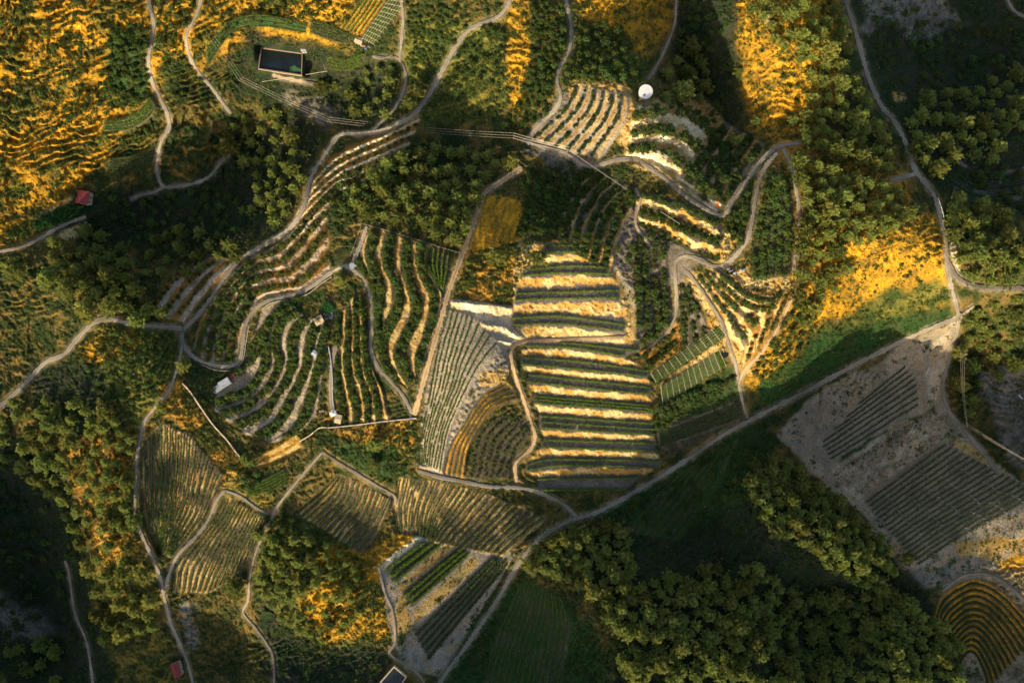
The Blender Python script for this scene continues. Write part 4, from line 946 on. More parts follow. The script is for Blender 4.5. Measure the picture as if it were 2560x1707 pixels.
LAND = [ # individually described trees: u, v, r, label
 (568,362,36,"large lone round pine glowing olive above the shaded left valley"),
 (28,675,34,"broad pine cut by the left edge, below the grey track"),
 (1710,228,38,"wide spreading pine just right of the white round tank"),
 (935,1112,24,"tall pine casting a long shadow over the dotted rust field"),
 (935,1160,18,"slim pine at the lower tip of the dotted rust field"),
 (850,700,20,"dark green leafy tree just below the white courtyard canopy"),
 (1148,495,26,"round pale-topped pine at the right end of the courtyard wood"),
 (805,215,22,"pine beside the grey track below the reservoir"),
 (1842,350,24,"round yellow-green tree at the lower end of the dark gully"),
 (1892,302,15,"small star-shaped pine standing alone in the dark gully"),
 (400,1018,18,"rounded olive tree overhanging the left track beside the rust slope"),
 (455,915,20,"dark bushy tree in the corner where the horseshoe road turns"),
 (2270,1395,22,"small pine at the lower left corner of the trellised bench"),
 (585,1470,30,"lone dark tree right of the striped lower-left field"),
 (615,1150,22,"leafy tree outside the lower end of the brown wall"),
 (1345,645,26,"grey-green tree at the left shoulder of the striped slope"),
 (1240,640,24,"olive tree on the rust patch beside the sandy track"),
 (1850,180,16,"small pale pine on the left rim of the gold ridge"),
]
taken = []
cand = []
for u, v, r_, lb in LAND: taken.append((u, v, r_)); cand.append((u, v, r_, lb, None, True))
for lb, gp, poly, a, b, n in PW:
    for u, v, r_ in sample_poly(poly, a * .82, b * .92, n, taken, .56 if 'great' in lb else (.62 if 'spur' in lb or 'tip' in lb else .80)):
        if not on_road(u, v): cand.append((u, v, r_, sizew(r_, a, b) + ' pine at the ' + sector(u, v, poly) + ' of ' + lb, gp, False))
cand.sort(key=lambda c: (not c[5], -c[2]))
print('pines', len(cand))
def px_base(u, v, h):
    """ground pixel of a thing whose middle height h shows at pixel u, v"""
    z = float(zat(ZF, u, v)); f = 1 - h / (HC - z)
    return CX + (u - CX) * f, CY + (v - CY) * f
rest = []
for i, (u, v, rp, lb, gp, land) in enumerate(cand):
    R = rp * .25 * rng.uniform(.95, 1.05); sz = rng.uniform(.75, 1.2) if not land else .85
    ub, vb = px_base(u, v, R * 1.3 * sz); p = world(ub, vb)
    if i >= 300:
        rest.append((p, R, sz)); continue
    e = empty('pine_tree', (float(p[0]), float(p[1]), float(p[2]) - .15), rng.uniform(0, 6.28)); e.scale = (R, R * rng.uniform(.88, 1.1), R * sz)
    tag(e, lb, 'pine tree' if 'pine' in lb else 'tree', gp)
    if not gp: tag(e, group='landmark trees')
    k = int(rng.integers(len(PINES)))
    link('crown', PINES[k], e); link('trunk', PTR[k], e)
# the pines past 300: one mass
def joined(meshdata, insts):
    VV, FF = [], []; n = 0
    for (p, R, sz) in insts:
        V, F = meshdata[int(rng.integers(len(meshdata)))]
        t = rng.uniform(0, 6.28); c, s = math.cos(t), math.sin(t)
        q = np.column_stack([(V[:, 0] * c - V[:, 1] * s) * R, (V[:, 0] * s + V[:, 1] * c) * R, V[:, 2] * R * sz]) + p
        VV.append(q); FF.append(F + n); n += len(V)
    return np.vstack(VV), np.vstack(FF)
def md(me):
    V = np.empty(len(me.vertices) * 3, np.float32); me.vertices.foreach_get('co', V)
    F = np.empty(len(me.loops), np.int32); me.loops.foreach_get('vertex_index', F)
    return V.reshape(-1, 3), F.reshape(-1, 4)
if rest:
    V, F = joined([md(m) for m in PINES], rest)
    tag(link('pine_wood', mesh('pine_wood', V, F, M_pine)), 'smaller pines filling the gaps of the woods', 'woodland', kind='stuff')

# ------------------------------------------------------------ terraced rows: vines and orchard trees
ORD = ['', 'first', 'second', 'third', 'fourth', 'fifth', 'sixth', 'seventh', 'eighth', 'ninth', 'tenth', 'eleventh', 'twelfth', 'thirteenth', 'fourteenth',
       'fifteenth', 'sixteenth', 'seventeenth', 'eighteenth', 'nineteenth', 'twentieth', 'twenty-first', 'twenty-second', 'twenty-third', 'twenty-fourth', 'twenty-fifth']
ROWLAB = { # key: (short description, counted from)
 'striped': ('green vine row on the striped chalk slope', 'bottom'), 'tri': ('short vine row in the triangular plot at the track fork', 'left'),
 'greyfan': ('line of tiny seedlings on the pale grey fan field', 'left'), 'rust': ('line of young plants on the rust-striped furrows', 'left'),
 'bed_hi': ('vine row under the upper netted trellis', 'bottom'), 'bed_mid': ('vine row under the broad netted trellis', 'bottom'),
 'bed_low': ('dark vine row in the bed above the diagonal road', 'bottom'), 'nets_top': ('vine row under the netted bed at the top edge', 'right'),
 'beds_top2': ('thin vine row left of the top netted bed', 'right'), 'plot_top': ('short dark vine row above the reservoir', 'bottom'),
 'arc_top': ('green vegetable row curving along the golden slope', 'bottom'), 'arc_small': ('short curved vine row in the bowl beside the reservoir', 'bottom'),
 'arc_left': ('curved vine row inside the left road bend', 'bottom'), 'arc_left2': ('dark vine row in the plot left of the road', 'bottom'),
 'diag_a': ('vine hedge on the upper bench of the tongue', 'bottom'), 'diag_b': ('thick green vine hedge on the tongue middle bench', 'bottom'),
 'diag_c': ('dark vine hedge on the lowest tongue bench', 'bottom'), 'right_up': ('vine row on the grey bench below the diagonal road', 'bottom'),
 'right_low': ('vine row on the large trellised right bench', 'bottom'), 'bowl': ('contour shrub row on the bottom right hillock', 'inside'),
 'lf1': ('sparse vine row in the field beside the left road', 'left'), 'lf2': ('low plant row between the two lower left tracks', 'left'),
 'lf3': ('bright green row in the plot above the sandy path', 'bottom'), 'mf1': ('low vine row in the fan-shaped field below the pale path', 'left'),
 'lowfield': ('low plant row in the shaded field below the diagonal road', 'left'), 'slopefield': ('shrub row on the shaded slope below the diagonal road', 'left'),
 'farright': ('shrub row on the shaded far right terraces', 'bottom'),
 'mf2': ('low vine row in the brown field below the grove', 'left'),
}
M_vdark = mat('vine_leaf_dark', (.075, .10, .028), .7, noise=.35, scale=.5, spec=.15)
M_seed = mat('seedling_leaf', (.11, .15, .03), .7, noise=.4, scale=.6, spec=.15)
M_bowl = mat('shrub_row_leaf', (.05, .075, .02), .7, noise=.45, scale=.4)
SHORT = {'loose_ridge':'the ridge wood left of the asphalt road','loose_lw':'the large wood at the left edge','loose_lr':'the wood left of the road junction',
 'loose_gw':'the great dark bottom wood','loose_hill':'the golden hillside at the top left','loose_hill2':'the golden slope between the two left roads','loose_shoe':'the shaded orchard inside the horseshoe road',
 'loose_slope':'the speckled golden slope at the right','loose_meadow':'the golden meadow at the left','loose_topgold':'the golden slope above the reservoir',
 'fork':'the curved terraces inside the track fork','finger':'the parallel terraces above the long pale wall','sweep':'the dense curved rows left of the lane',
 'horseshoe':'the rust terraces inside the horseshoe road','upper':'the white-edged terraces on the climbing road','wedge':'the stony wedge of terraces','grove':'the round young grove',
 'tankrows':'the curved rows below the round tank','rowsmid':'the slanting rows above the striped slope','rowsleft':'the thick grove below the pale cable',
 'whitebanks':'the white banks below the round tank','slantrows':'the slanting rows before the hairpin','hairpinbank':'the cream banks inside the hairpin',
 'lens':'the lens-shaped orchard between two roads','darkgrove':'the shaded grove left of the fan-shaped yard','darkgrove2':'the narrow grove between two descending roads',
 'yellowbanks':'the cream banks below the lower debris heap','lowright':'the tangled plot beside the pale dirt track','leftleaf':'the scrubby bank above the netted beds',
 'olivebelt':'the thick belt between the two vine beds','loose_mid':'the loose grove below the right-hand poles','loose_top':'the strip grove left of the top dirt road',
 'loose_top2':'the brown plot left of the golden strip','loose_top3':'the sloping green plot at the top','loose_c':'the wooded bank beside the climbing road',
 'loose_t':'the wooded slope above the tank rows','loose_l':'the shaded plot above the left road fork','loose_l2':'the green slope between the left roads',
 'loose_l3':'the shaded strip beside the left road','loose_m':'the orchard below the fork of yards','loose_r':'the shaded top right valley orchard',
 'loose_r2':'the shaded far right terraces','loose_f':'the dotted rust field','loose_g':'the striped slope corner','loose_h':'the corner below the brown wall',
 'loose_i':'the thicket beside the lower sandy path','loose_v':'the ragged left valley scrub','loose_s':'the shaded bank below the diagonal road',
 'loose_b':'the black hollow at the bottom','loose_u':'the dark gully bed','loose_w':'the gold ridge below the dry slope','loose_x':'the bottom left hollow',
 'loose_y':'the strip between the hairpin roads','loose_z':'the grove left of the orange tarpaulin'}
otrees = []
NETS = []
for P in PATCH:
    segs, TT = lerp_guides(P)
    if not P['rows']: continue
    lines = []
    tmin, tmax = TT[0], TT[-1]
    if P.get('T'):
        for k in range(int(math.ceil(tmax)) + 1):
            for f in P['rows']:
                if tmin <= k + f <= tmax + 1e-6: lines.append(k + f)
    else:
        for k in range(int(tmax)):
            for f in P['rows']: lines.append(k + f)
    extra = {'striped': [4 + .22, 3 + .22]}.get(P['key'], [])
    lines += extra; lines.sort()
    for li, t in enumerate(lines):
        for A, B, t0, t1 in segs:
            if t0 - 1e-6 <= t <= t1 + 1e-6:
                s = (t - t0) / (t1 - t0); c = A * (1 - s) + B * s; break
        else: continue
        if P['kind'] == 'tree':
            L = np.concatenate([[0], np.cumsum(np.hypot(*np.diff(c, axis=0).T))]); d = P['r'] * .7 + rng.uniform(0, 4)
            while d < L[-1] - P['r'] * .4:
                u = np.interp(d, L, c[:, 0]) + rng.normal() * 1.2; v = np.interp(d, L, c[:, 1]) + rng.normal() * 1.2
                if rng.uniform() > .06 and not on_road(u, v):
                    otrees.append((u, v, P['r'] * rng.uniform(.72, 1.18), 'tree at the ' + sector(u, v, [tuple(x) for gg in P['g'] for x in gg]) + ' of ' + SHORT[P['key']], P['key']))
                d += P['sp'] * rng.uniform(.85, 1.2)
            continue
        kind = P['kind']
        c = spline(c[::max(1, len(c) // 14)].tolist() + [c[-1].tolist()], step=1.0)
        c = c + (noise(c[:, 0] + li * 31, c[:, 1], 30, 700)[:, None] - .5) * (1.2 if kind != 'tiny' else 2.5)
        ends = [max(0, int(rng.integers(0, 4))), len(c) - max(0, int(rng.integers(0, 4)))]
        c = c[ends[0]:ends[1]]
        keep = np.array([not on_road(u, v) for u, v in c])
        thr0 = 0 if P['key'] in ('right_low', 'right_up', 'bed_hi', 'bed_mid', 'bed_low') else 1
        gaps = noise(c[:, 0], c[:, 1] + li * 57, 9, 800 + li)
        thr = {'vine': .05, 'hedge': .04, 'tiny': .2}[kind]
        keep &= gaps > thr * thr0
        c = c[keep]
        if len(c) < 6: continue
        per, lat, h0, h1, s0, s1 = {'vine': (11, .5, .3, 2.1, .3, .55), 'hedge': (16, .75, .3, 1.9, .35, .6), 'tiny': (4, .26, .1, .75, .22, .42)}[kind]
        if P['key'].startswith('bed'): lat, per = .42, 9
        if P['key'] == 'bowl': per, lat, h1 = 10, .8, 1.2
        if P['key'] in ('right_low', 'right_up'): per, lat, h1 = 7, .55, 1.4
        if P['key'] == 'greyfan': per, lat, h1, s1 = 9, .5, .9, .5
        if P['key'] in ('lowfield', 'slopefield', 'lf1', 'lf2', 'lf3', 'mf1', 'mf2'): per, lat, h1, s1 = 9, .5, 1.3, .55
        if P['key'] == 'arc_top': per, lat, h1 = 8, .9, .9
        # single vines: heights pulse every ~3 px
        vig = .42 + .42 * (1 + np.sin(np.arange(len(c)) * 2 * math.pi / 5.2 + li)) * .8 + .35 * (noise(np.arange(len(c)) * 1.0 + li * 97, np.zeros(len(c)), 9, 900) - .5)
        n = len(c) * per
        i = np.repeat(np.arange(len(c)), per)
        w = world(c[i, 0] + rng.uniform(-.5, .5, n), c[i, 1] + rng.uniform(-.5, .5, n))
        w[:, :2] += rng.normal(size=(n, 2)) * lat * .6 * vig[i][:, None]
        w[:, 2] += rng.uniform(h0, h1, n) * vig[i]
        V, F = leaf_quads(w, rng.uniform(s0, s1, n), .2)
        loc = w.mean(0); V = V - loc
        M = {'right_low': M_vdark, 'arc_top': M_vdark, 'arc_left2': M_vdark, 'plot_top': M_vdark, 'right_up': M_vdark, 'bed_low': M_vdark, 'diag_c': M_vdark, 'bowl': M_bowl}.get(P['key'], M_seed if kind == 'tiny' else M_vine)
        o = link('vine_row', mesh('vine_row', V, F, M), loc=tuple(float(x) for x in loc))
        d_, fr = ROWLAB[P['key']]
        tag(o, d_ + ', ' + (ORD[li + 1] if li + 1 < len(ORD) else 'last') + ' from the ' + fr, 'vine row' if kind != 'tiny' else 'plant row', 'rows: ' + P['desc'].split(' on ')[-1].split(' in ')[-1][:60])
    P['lines'] = lines; P['segs'] = segs
# more loose orchard trees
LOOSE = [
 ("", [(1880,0),(2100,0),(2160,220),(2230,400),(2300,520),(2140,640),(2050,780),(2000,700),(2020,430),(1960,320),(1900,150)], 4, 8, 80, 'loose_ridge'),
 ("", [(0,1000),(230,1010),(330,1090),(330,1400),(390,1500),(250,1560),(150,1250),(0,1130)], 4, 8, 55, 'loose_lw'),
 ("", [(100,690),(230,580),(330,640),(440,790),(240,800)], 4, 9, 40, 'loose_lr'),
 ("", [(1480,1500),(1720,1440),(1900,1430),(2080,1490),(2380,1600),(2400,1707),(1540,1707)], 6, 12, 120, 'loose_gw'),
 ("", [(0,0),(360,0),(300,120),(250,260),(240,400),(100,520),(0,560)], 4, 10, 120, 'loose_hill'),
 ("", [(385,0),(480,0),(460,150),(520,230),(440,260),(400,200)], 5, 10, 44, 'loose_hill2'),
 ("", [(475,875),(520,770),(600,700),(650,700),(610,800),(585,885)], 6, 10, 46, 'loose_shoe'),
 ("", [(2100,650),(2330,560),(2375,740),(2100,830),(1960,900)], 3, 6, 34, 'loose_slope'),
 ("", [(180,900),(300,810),(440,840),(420,930),(300,1060)], 4, 9, 70, 'loose_meadow'),
 ("", [(620,0),(880,0),(860,70),(640,60),(560,130),(520,110)], 4, 8, 44, 'loose_topgold'),
 ("orchard tree in the loose grove below the power line pylons", [(1320,420),(1440,400),(1490,440),(1420,560),(1380,590),(1300,560)], 6.5, 10, 70, 'loose_mid'),
 ("shrubby tree in the grove right of the dirt road at the top", [(1330,0),(1405,0),(1410,120),(1385,200),(1375,270),(1300,350),(1240,330),(1300,250),(1325,150)], 6, 10, 95, 'loose_top'),
 ("rounded tree on the brown plot left of the golden strip", [(1130,60),(1262,60),(1262,200),(1200,230),(1120,200)], 5, 9, 42, 'loose_top2'),
 ("low green bush-tree on the sloping plot beside the ravine track", [(1010,10),(1180,20),(1120,110),(1080,170),(1030,150)], 4, 7, 95, 'loose_top3'),
 ("dark tree on the wooded bank beside the climbing road", [(820,480),(860,430),(960,420),(1040,380),(1060,420),(960,470),(880,540),(840,560)], 7, 12, 44, 'loose_c'),
 ("round tree on the wooded slope above the curved tank rows", [(1400,60),(1560,60),(1600,140),(1590,200),(1500,200),(1410,190)], 7, 12, 60, 'loose_t'),
 ("small tree in the shaded plot above the left road fork", [(410,360),(500,330),(540,390),(470,440),(415,430)], 5, 8, 16, 'loose_l'),
 ("round dark tree on the green slope between the left roads", [(290,70),(365,60),(370,200),(370,240),(290,260),(260,220)], 6, 10, 55, 'loose_l2'),
 ("dark tree on the shaded strip above the rust terraces", [(280,380),(390,330),(395,300),(330,340),(270,370)], 6, 9, 26, 'loose_l3'),
 ("bushy tree in the orchard below the fork of yards", [(1460,610),(1600,600),(1690,860),(1620,930),(1560,640)], 8, 11, 30, 'loose_m'),
 ("dark round tree in the shaded orchard of the top right valley", [(2180,20),(2380,20),(2560,60),(2560,160),(2400,220),(2300,220),(2200,160)], 6, 12, 80, 'loose_r'),
 ("dark tree on the shaded terraces at the far right", [(2400,420),(2560,400),(2560,520),(2470,500)], 7, 11, 22, 'loose_r2'),
 ("dotted young tree in the rust field", [(820,1072),(1036,1052),(1034,1140),(1000,1190),(900,1130)], 2.4, 3.6, 150, 'loose_f'),
 ("green bush-tree beside the striped slope corner", [(1620,1010),(1700,1040),(1660,1075),(1625,1070)], 8, 11, 10, 'loose_g'),
 ("bushy tree in the corner plot below the brown wall", [(590,1190),(660,1120),(650,1200),(610,1230)], 8, 12, 10, 'loose_h'),
 ("olive bush-tree of the thicket beside the lower sandy path", [(640,1300),(700,1260),(800,1360),(760,1500),(650,1480)], 6, 11, 50, 'loose_i'),
 ("bush-tree in the ragged valley scrub above the left junction", [(250,500),(480,440),(640,520),(560,610),(420,620),(300,580)], 7, 13, 60, 'loose_v'),
 ("bush-tree on the shaded bank south of the diagonal road", [(1500,1300),(1700,1180),(1900,1080),(1890,1240),(1740,1330),(1600,1340)], 6, 11, 46, 'loose_s'),
 ("dark bush-tree in the black hollow at the bottom", [(2000,1480),(2260,1470),(2320,1560),(2200,1640),(2060,1600)], 7, 13, 40, 'loose_b'),
 ("bush-tree in the gully bed", [(1690,0),(1830,0),(1830,260),(1780,330),(1700,240)], 6, 12, 46, 'loose_u'),
 ("gold-green bush-tree on the ridge below the dry slope", [(1880,930),(2000,740),(2060,820),(1930,960)], 6, 11, 60, 'loose_w'),
 ("bush-tree at the bottom left hollow", [(0,1120),(150,1120),(220,1400),(140,1600),(0,1600)], 7, 13, 44, 'loose_x'),
 ("leafy tree in the strip between the right roads", [(1810,580),(1850,470),(1890,420),(1880,520),(1850,620)], 7, 10, 26, 'loose_y'),
 ("leafy tree on the left of the orange tarpaulin", [(1730,430),(1800,400),(1850,400),(1820,500),(1760,500)], 8, 11, 14, 'loose_z'),
]
for lb, poly, a, b, n, key in LOOSE:
    tk = []
    for u, v, r_ in sample_poly(poly, a, b, n, tk, .78):
        if not on_road(u, v): otrees.append((u, v, r_, sizew(r_, a, b) + ' tree at the ' + sector(u, v, poly) + ' of ' + SHORT[key], key))
print('orchard trees', len(otrees))
seen = {}
otrees.sort(key=lambda t: -t[2])
# the 300 that show largest are things of their own
rest = []
for i, (u, v, rp, lb, key) in enumerate(otrees):
    R = rp * .28; ub, vb = px_base(u, v, R); p = world(ub, vb); sz = rng.uniform(.8, 1.15)
    if i >= 300: rest.append((p, R, sz, key)); continue
    me = ORCH[int(rng.integers(len(ORCH)))]
    o = link('orchard_tree', me, loc=tuple(float(x) for x in p)); o.scale = (R, R, R * sz); o.rotation_euler = (0, 0, rng.uniform(0, 6.28))
    tag(o, lb, 'tree', 'trees of ' + SHORT[key])
om = [md(m) for m in ORCH]; VV = []; FF = []; FM = []; n = 0; CC_ = []
tint = {}
for (p, R, sz, key) in rest:
    q = int(rng.integers(len(om))); V, F = om[q]
    t = rng.uniform(0, 6.28); c, s = math.cos(t), math.sin(t)
    if key not in tint: tint[key] = rng.uniform(.8, 1.2)
    cc = np.array([.062, .095, .020]) * tint[key] * rng.uniform(.72, 1.35) * np.array([rng.uniform(.85, 1.3), 1, rng.uniform(.8, 1.3)])
    if key == 'loose_f': cc = np.array([.07, .10, .03])
    VV.append(np.column_stack([(V[:, 0] * c - V[:, 1] * s) * R, (V[:, 0] * s + V[:, 1] * c) * R, V[:, 2] * R * sz]) + p); FF.append(F + n); n += len(V)
    CC_.append(np.broadcast_to(cc, (len(F), 3)) * rng.uniform(.8, 1.2, (len(F), 1)))
tag(link('orchard_stand', mesh('orchard_stand', np.vstack(VV), np.vstack(FF), M_leaf, fcol=np.vstack(CC_))), 'smaller orchard trees filling the terraces', 'orchard', kind='stuff')

# ------------------------------------------------------------ scrub and dry tufts
def tufts(name, label, N, accept, rr, per, colf, seed, hz=.6, size=(.3, .55)):
    r = np.random.default_rng(seed)
    u = r.uniform(-40, 2600, N); v = r.uniform(-40, 1750, N)
    i = np.clip(np.round((u - UF[0]) / FS).astype(int), 0, NU - 1); j = np.clip(np.round((v - VF[0]) / FS).astype(int), 0, NV - 1)
    pr = accept[j, i]; ok = r.uniform(size=N) < pr; u, v, i, j = u[ok], v[ok], i[ok], j[ok]
    n = len(u); R = rr[0] + (rr[1] - rr[0]) * r.uniform(size=n) ** 2.2
    p = world(u, v); k = np.repeat(np.arange(n), per)
    d = r.normal(size=(n * per, 3)); d /= np.linalg.norm(d, axis=1)[:, None]; d[:, 2] = abs(d[:, 2])
    c = p[k] + d * (R[k] * r.uniform(.35, 1, n * per))[:, None] * np.array([1, 1, hz])
    V, F = leaf_quads(c, r.uniform(*size, n * per) * (.55 + .5 * R[k]), .35, r, d * .8)
    col = colf(u, v, r, n, i, j)[k] * r.uniform(.75, 1.25, (n * per, 1))
    tag(link(name, mesh(name, V, F, M_leaf, fcol=col)), label, 'scrub' if 'scrub' in name else 'grass', kind='stuff')
    print(name, n)
clear = (1 - np.clip(roadmask * 1.5, 0, 1)) * (1 - np.clip(pm_all * 1.2, 0, 1))
for nm in ('court', 'pond', 'tank', 'fan', 'roadend', 'bench_r1', 'tongue', 'pond2'):
    clear *= 1 - np.clip(polymask(FLATS[nm], 2) * 1.5, 0, 1)
dens = np.full((NV, NU), .34)
for k, d_ in (('gold', .36), ('chalk', .05), ('chalkgold', .12), ('goldpale', .12), ('greylight', .02), ('greyvine', .07), ('grey', .10), ('greydirt', .10), ('green', .75), ('olive', .75), ('rust', .6), ('dark', .42), ('goldgreen', .5), ('chalkdim', .1), ('soil', .15), ('soilwarm', .1)):
    for kk_, poly, soft, warp in ZONES:
        if kk_ == k:
            m = blur(inpoly(UG + nzu * warp * .6, VG + nzv * warp * .6, poly).astype(float), 2, 1); dens = dens * (1 - m) + d_ * m
clump = np.clip((fbm(UG, VG, 34, 911, 4) - .42) * 5, .03, 1)
clump2 = np.clip((fbm(ur, vr * .35, 26, 917, 4) - .45) * 6, .03, 1)
def c_green(u, v, r, n, i, j):
    a = r.uniform(size=(n, 1)); w = np.clip(COL[j, i, 0:1] * 2.2, 0, 1)
    return (np.array([.025, .055, .015]) * (1 - a) + np.array([.08, .105, .022]) * a) * (1 - w) + (np.array([.045, .07, .015]) * (1 - a) + np.array([.14, .145, .028]) * a) * w
def c_gold(u, v, r, n, i, j):
    a = r.uniform(size=(n, 1)); return np.array([.50, .28, .03]) * a + np.array([.34, .15, .025]) * (1 - a)
DN = dens * clear
DN = np.clip(DN + big * .8 * clear, 0, 1)
DN = DN * (1 - .85 * riser) + tread * clear * .6
DN = np.clip(DN, 0, 1)
def c_low(u, v, r, n, i, j):
    a = r.uniform(size=(n, 1)); return (np.array([.035, .06, .015]) * (1 - a) + np.array([.10, .12, .02]) * a)
greenz = np.clip((COL[..., 1] - COL[..., 0]) * 60, 0, 1) * clear
def c_mix(u, v, r, n, i, j):
    a = r.uniform(size=(n, 1)); b = r.uniform(size=(n, 1)) < .3
    return np.where(b, np.array([.16, .11, .035]) * (.6 + a), np.array([.03, .075, .018]) * (1 - a) + np.array([.10, .14, .025]) * a)
tufts('meadow_scrub', 'green bushes and dry tussocks on the shaded meadows', 70000, greenz * .45, (.4, 1.5), 9, c_mix, 37)
tufts('low_scrub', 'low green shrubs speckling the slopes', 110000, np.clip(DN, 0, 1) * .6 * np.clip((noise(UG, VG, 12, 961) - .3) * 3, 0, 1), (.3, .95), 8, c_low, 29)
tufts('scrub', 'green and olive scrub bushes scattered over the slopes', 150000, np.clip(DN * 1.25, 0, 1) * np.maximum(np.maximum(clump, clump2), big), (.5, 2.5), 16, c_green, 21)
goldz = np.clip((COL[..., 0] - .18) * 4, 0, 1)
tufts('dry_grass', 'golden dry grass tussocks on the sunlit slopes', 90000, clear * (1 - big * .85) * (1 - tread * .8) * goldz * .55 * (COL[..., 2] < .22), (.25, .8), 6, c_gold, 22, .8)
# weeds on banks and benches of the terraces
edge = np.clip(pm_all, 0, 1) * (1 - np.clip(roadmask * 1.5, 0, 1))
def c_weed(u, v, r, n, i, j):
    a = r.uniform(size=(n, 1)); return np.where(r.uniform(size=(n, 1)) < .55, np.array([.06, .085, .02]) * (1 + a * .6), np.array([.36, .17, .04]) * (1 + a * .4))
tufts('weeds', 'weeds and dry tussocks on the terrace banks', 60000, np.clip(edge * .5 * np.clip((noise(UG, VG, 30, 951) - .35) * 3, 0.1, 1) + ((rm > .03) & (rm < .75)) * .5, 0, 1), (.18, .65), 7, c_weed, 23, .7)

# ------------------------------------------------------------ trellises, posts
def wp(u, v, dz=0): return [float(x) for x in world(u, v, dz)]
for P in PATCH:
    if not P.get('net'): continue
    A, B, t0, t1 = P['segs'][0]; nb = P['net']
    lab = {'bed_hi': 'pale trellis grid over the upper vine bed beside the striped slope', 'bed_mid': 'pale trellis grid over the broad eleven-row vine bed', 'nets_top': 'pale trellis grid over the green bed at the top edge'}[P['key']]
    ctr = wp(*((A[0] + A[-1] + B[0] + B[-1]) / 4)); e = empty('trellis', ctr); tag(e, lab, 'trellis')
    H = 2.3
    for k in range(nb + 1):
        s = k / nb; i = min(int(s * (len(A) - 1)), len(A) - 1)
        a = np.array(wp(*A[i], H)) - ctr; b = np.array(wp(*B[i], H)) - ctr; m = MB(); m.tube(a, b, .085, n=5)
        for q in (0, .5, 1):
            t = a * (1 - q) + b * q; m.tube(t - np.array([0, 0, H]), t, .06, n=5)
        m.build('crossbar', M_net, e)
    lines = P['lines']
    for t in lines:
        s = (t - t0 + .3) / (t1 - t0)
        c = A * (1 - s) + B * s; c = c[::max(1, len(c) // 12)]; m = MB()
        pts = [np.array(wp(*q, H + .04)) - ctr for q in c]
        for x, y in zip(pts[:-1], pts[1:]): m.tube(x, y, .04, n=4)
        m.build('wire', M_net, e)
tb = None; ntb = 0
for P in PATCH:
    if not P.get('tbar'): continue
    segs = P['segs']
    for li, t in enumerate(P['lines']):
        for A, B, t0, t1 in segs:
            s = (t - t0) / (t1 - t0); c = A * (1 - s) + B * s
        L = np.hypot(*np.diff(c, axis=0).T).sum(); nn = int(L / 55) + 1
        for q in range(nn + 1):
            f = min(.99, (q / nn) + .008 * math.sin(li * 1.3)); x = c[int(f * (len(c) - 1))]
            if x[0] > 2590: continue
            if tb is None:
                m = MB(); m.tube((0, 0, -.3), (0, 0, 2.0), .07, n=6); m.box((0, 0, 2.0), (2.3, .14, .14)); m.tube((-.9, 0, 1.95), (0, 0, 1.3), .03, n=4); m.tube((.9, 0, 1.95), (0, 0, 1.3), .03, n=4)
                tb = m.build('trellis_post', M_pale); o = tb
            else:
                o = tb.copy(); C.objects.link(o)
            o.location = wp(*x); o.rotation_euler = (0, 0, math.radians(-24 + 6 * math.sin(li)) if P['key'] == 'right_low' else math.radians(-20 + 10 * math.sin(li * 2 + q)))
            up = P['key'] == 'right_up'
            tag(o, 'white T-shaped post, ' + ORD[min(20, q + 1)] + ' along vine row ' + str(li + 1) + ' of the ' + ('grey upper bench' if up else 'large right bench'), 'trellis post', 'trellis posts of the ' + ('upper bench' if up else 'lower bench')); ntb += 1
print('posts', ntb)

# ------------------------------------------------------------ walls and fences
def wall(name, label, cat, pts, w, h, m, cap=None, step=6.0, posts=0, below=.6):
    c = spline(pts, step=step); P3 = world(c[:, 0], c[:, 1]); ctr = P3.mean(0)
    e = empty(name, [float(x) for x in ctr]); tag(e, label, cat)
    Q = P3 - ctr; tg = np.gradient(Q[:, :2], axis=0); tg /= np.linalg.norm(tg, axis=1)[:, None]; n2_ = np.column_stack([-tg[:, 1], tg[:, 0]])
    def strip(w, z0, z1, nm, mt):
        V = []; 
        for i in range(len(Q)):
            for sx, z in ((-1, z0), (-1, z1), (1, z1), (1, z0)): V.append((Q[i, 0] + n2_[i, 0] * sx * w / 2, Q[i, 1] + n2_[i, 1] * sx * w / 2, Q[i, 2] + z))
        F = []
        for i in range(len(Q) - 1):
            for k in range(4): a = i * 4 + k; b = i * 4 + (k + 1) % 4; F.append((a, b, b + 4, a + 4))
        F.append((3, 2, 1, 0)); j = (len(Q) - 1) * 4; F.append((j, j + 1, j + 2, j + 3))
        MB().add(V, F).build(nm, mt, e)
    if posts:
        for k in range(0, len(Q), posts):
            MB().box((Q[k, 0], Q[k, 1], Q[k, 2] + h / 2 - .2), (.22, .22, h + .4)).build('post', m, e)
        for zz in (.35, .7, .97): strip(.06, h * zz - .04, h * zz + .04, 'rail', m)
    else:
        strip(w, -below, h, 'wall', m)
        if cap: strip(w + .16, h + .003, h + .1, 'coping', cap)
    return e
wall('boundary_wall', 'long brown wall running down beside the rust slope and grey shed', 'wall', [(458,958),(478,980),(505,1020),(535,1062),(568,1098),(592,1130),(612,1152)], .6, 1.2, M_wall, M_beige)
wall('boundary_wall', 'thin dark wall continuing down past the rust strips', 'wall', [(612,1152),(628,1170),(645,1192)], .4, .9, M_wall)
wall('boundary_wall', 'rusty wall climbing from the rust strips to the white gatehouse', 'wall', [(748,1104),(775,1088),(798,1070),(818,1068)], .5, 1.0, M_wall, M_beige)
wall('boundary_wall', 'long straight pale wall below the parallel orchard terraces', 'wall', [(820,1069),(890,1062),(960,1053),(1042,1045)], .5, 1.1, M_wall, M_pale)
wall('boundary_wall', 'dark wall along the narrow lane beside the dense curved rows', 'wall', [(822,866),(828,900),(832,950),(833,1000),(838,1028)], .4, 1.0, M_steel, M_steel)
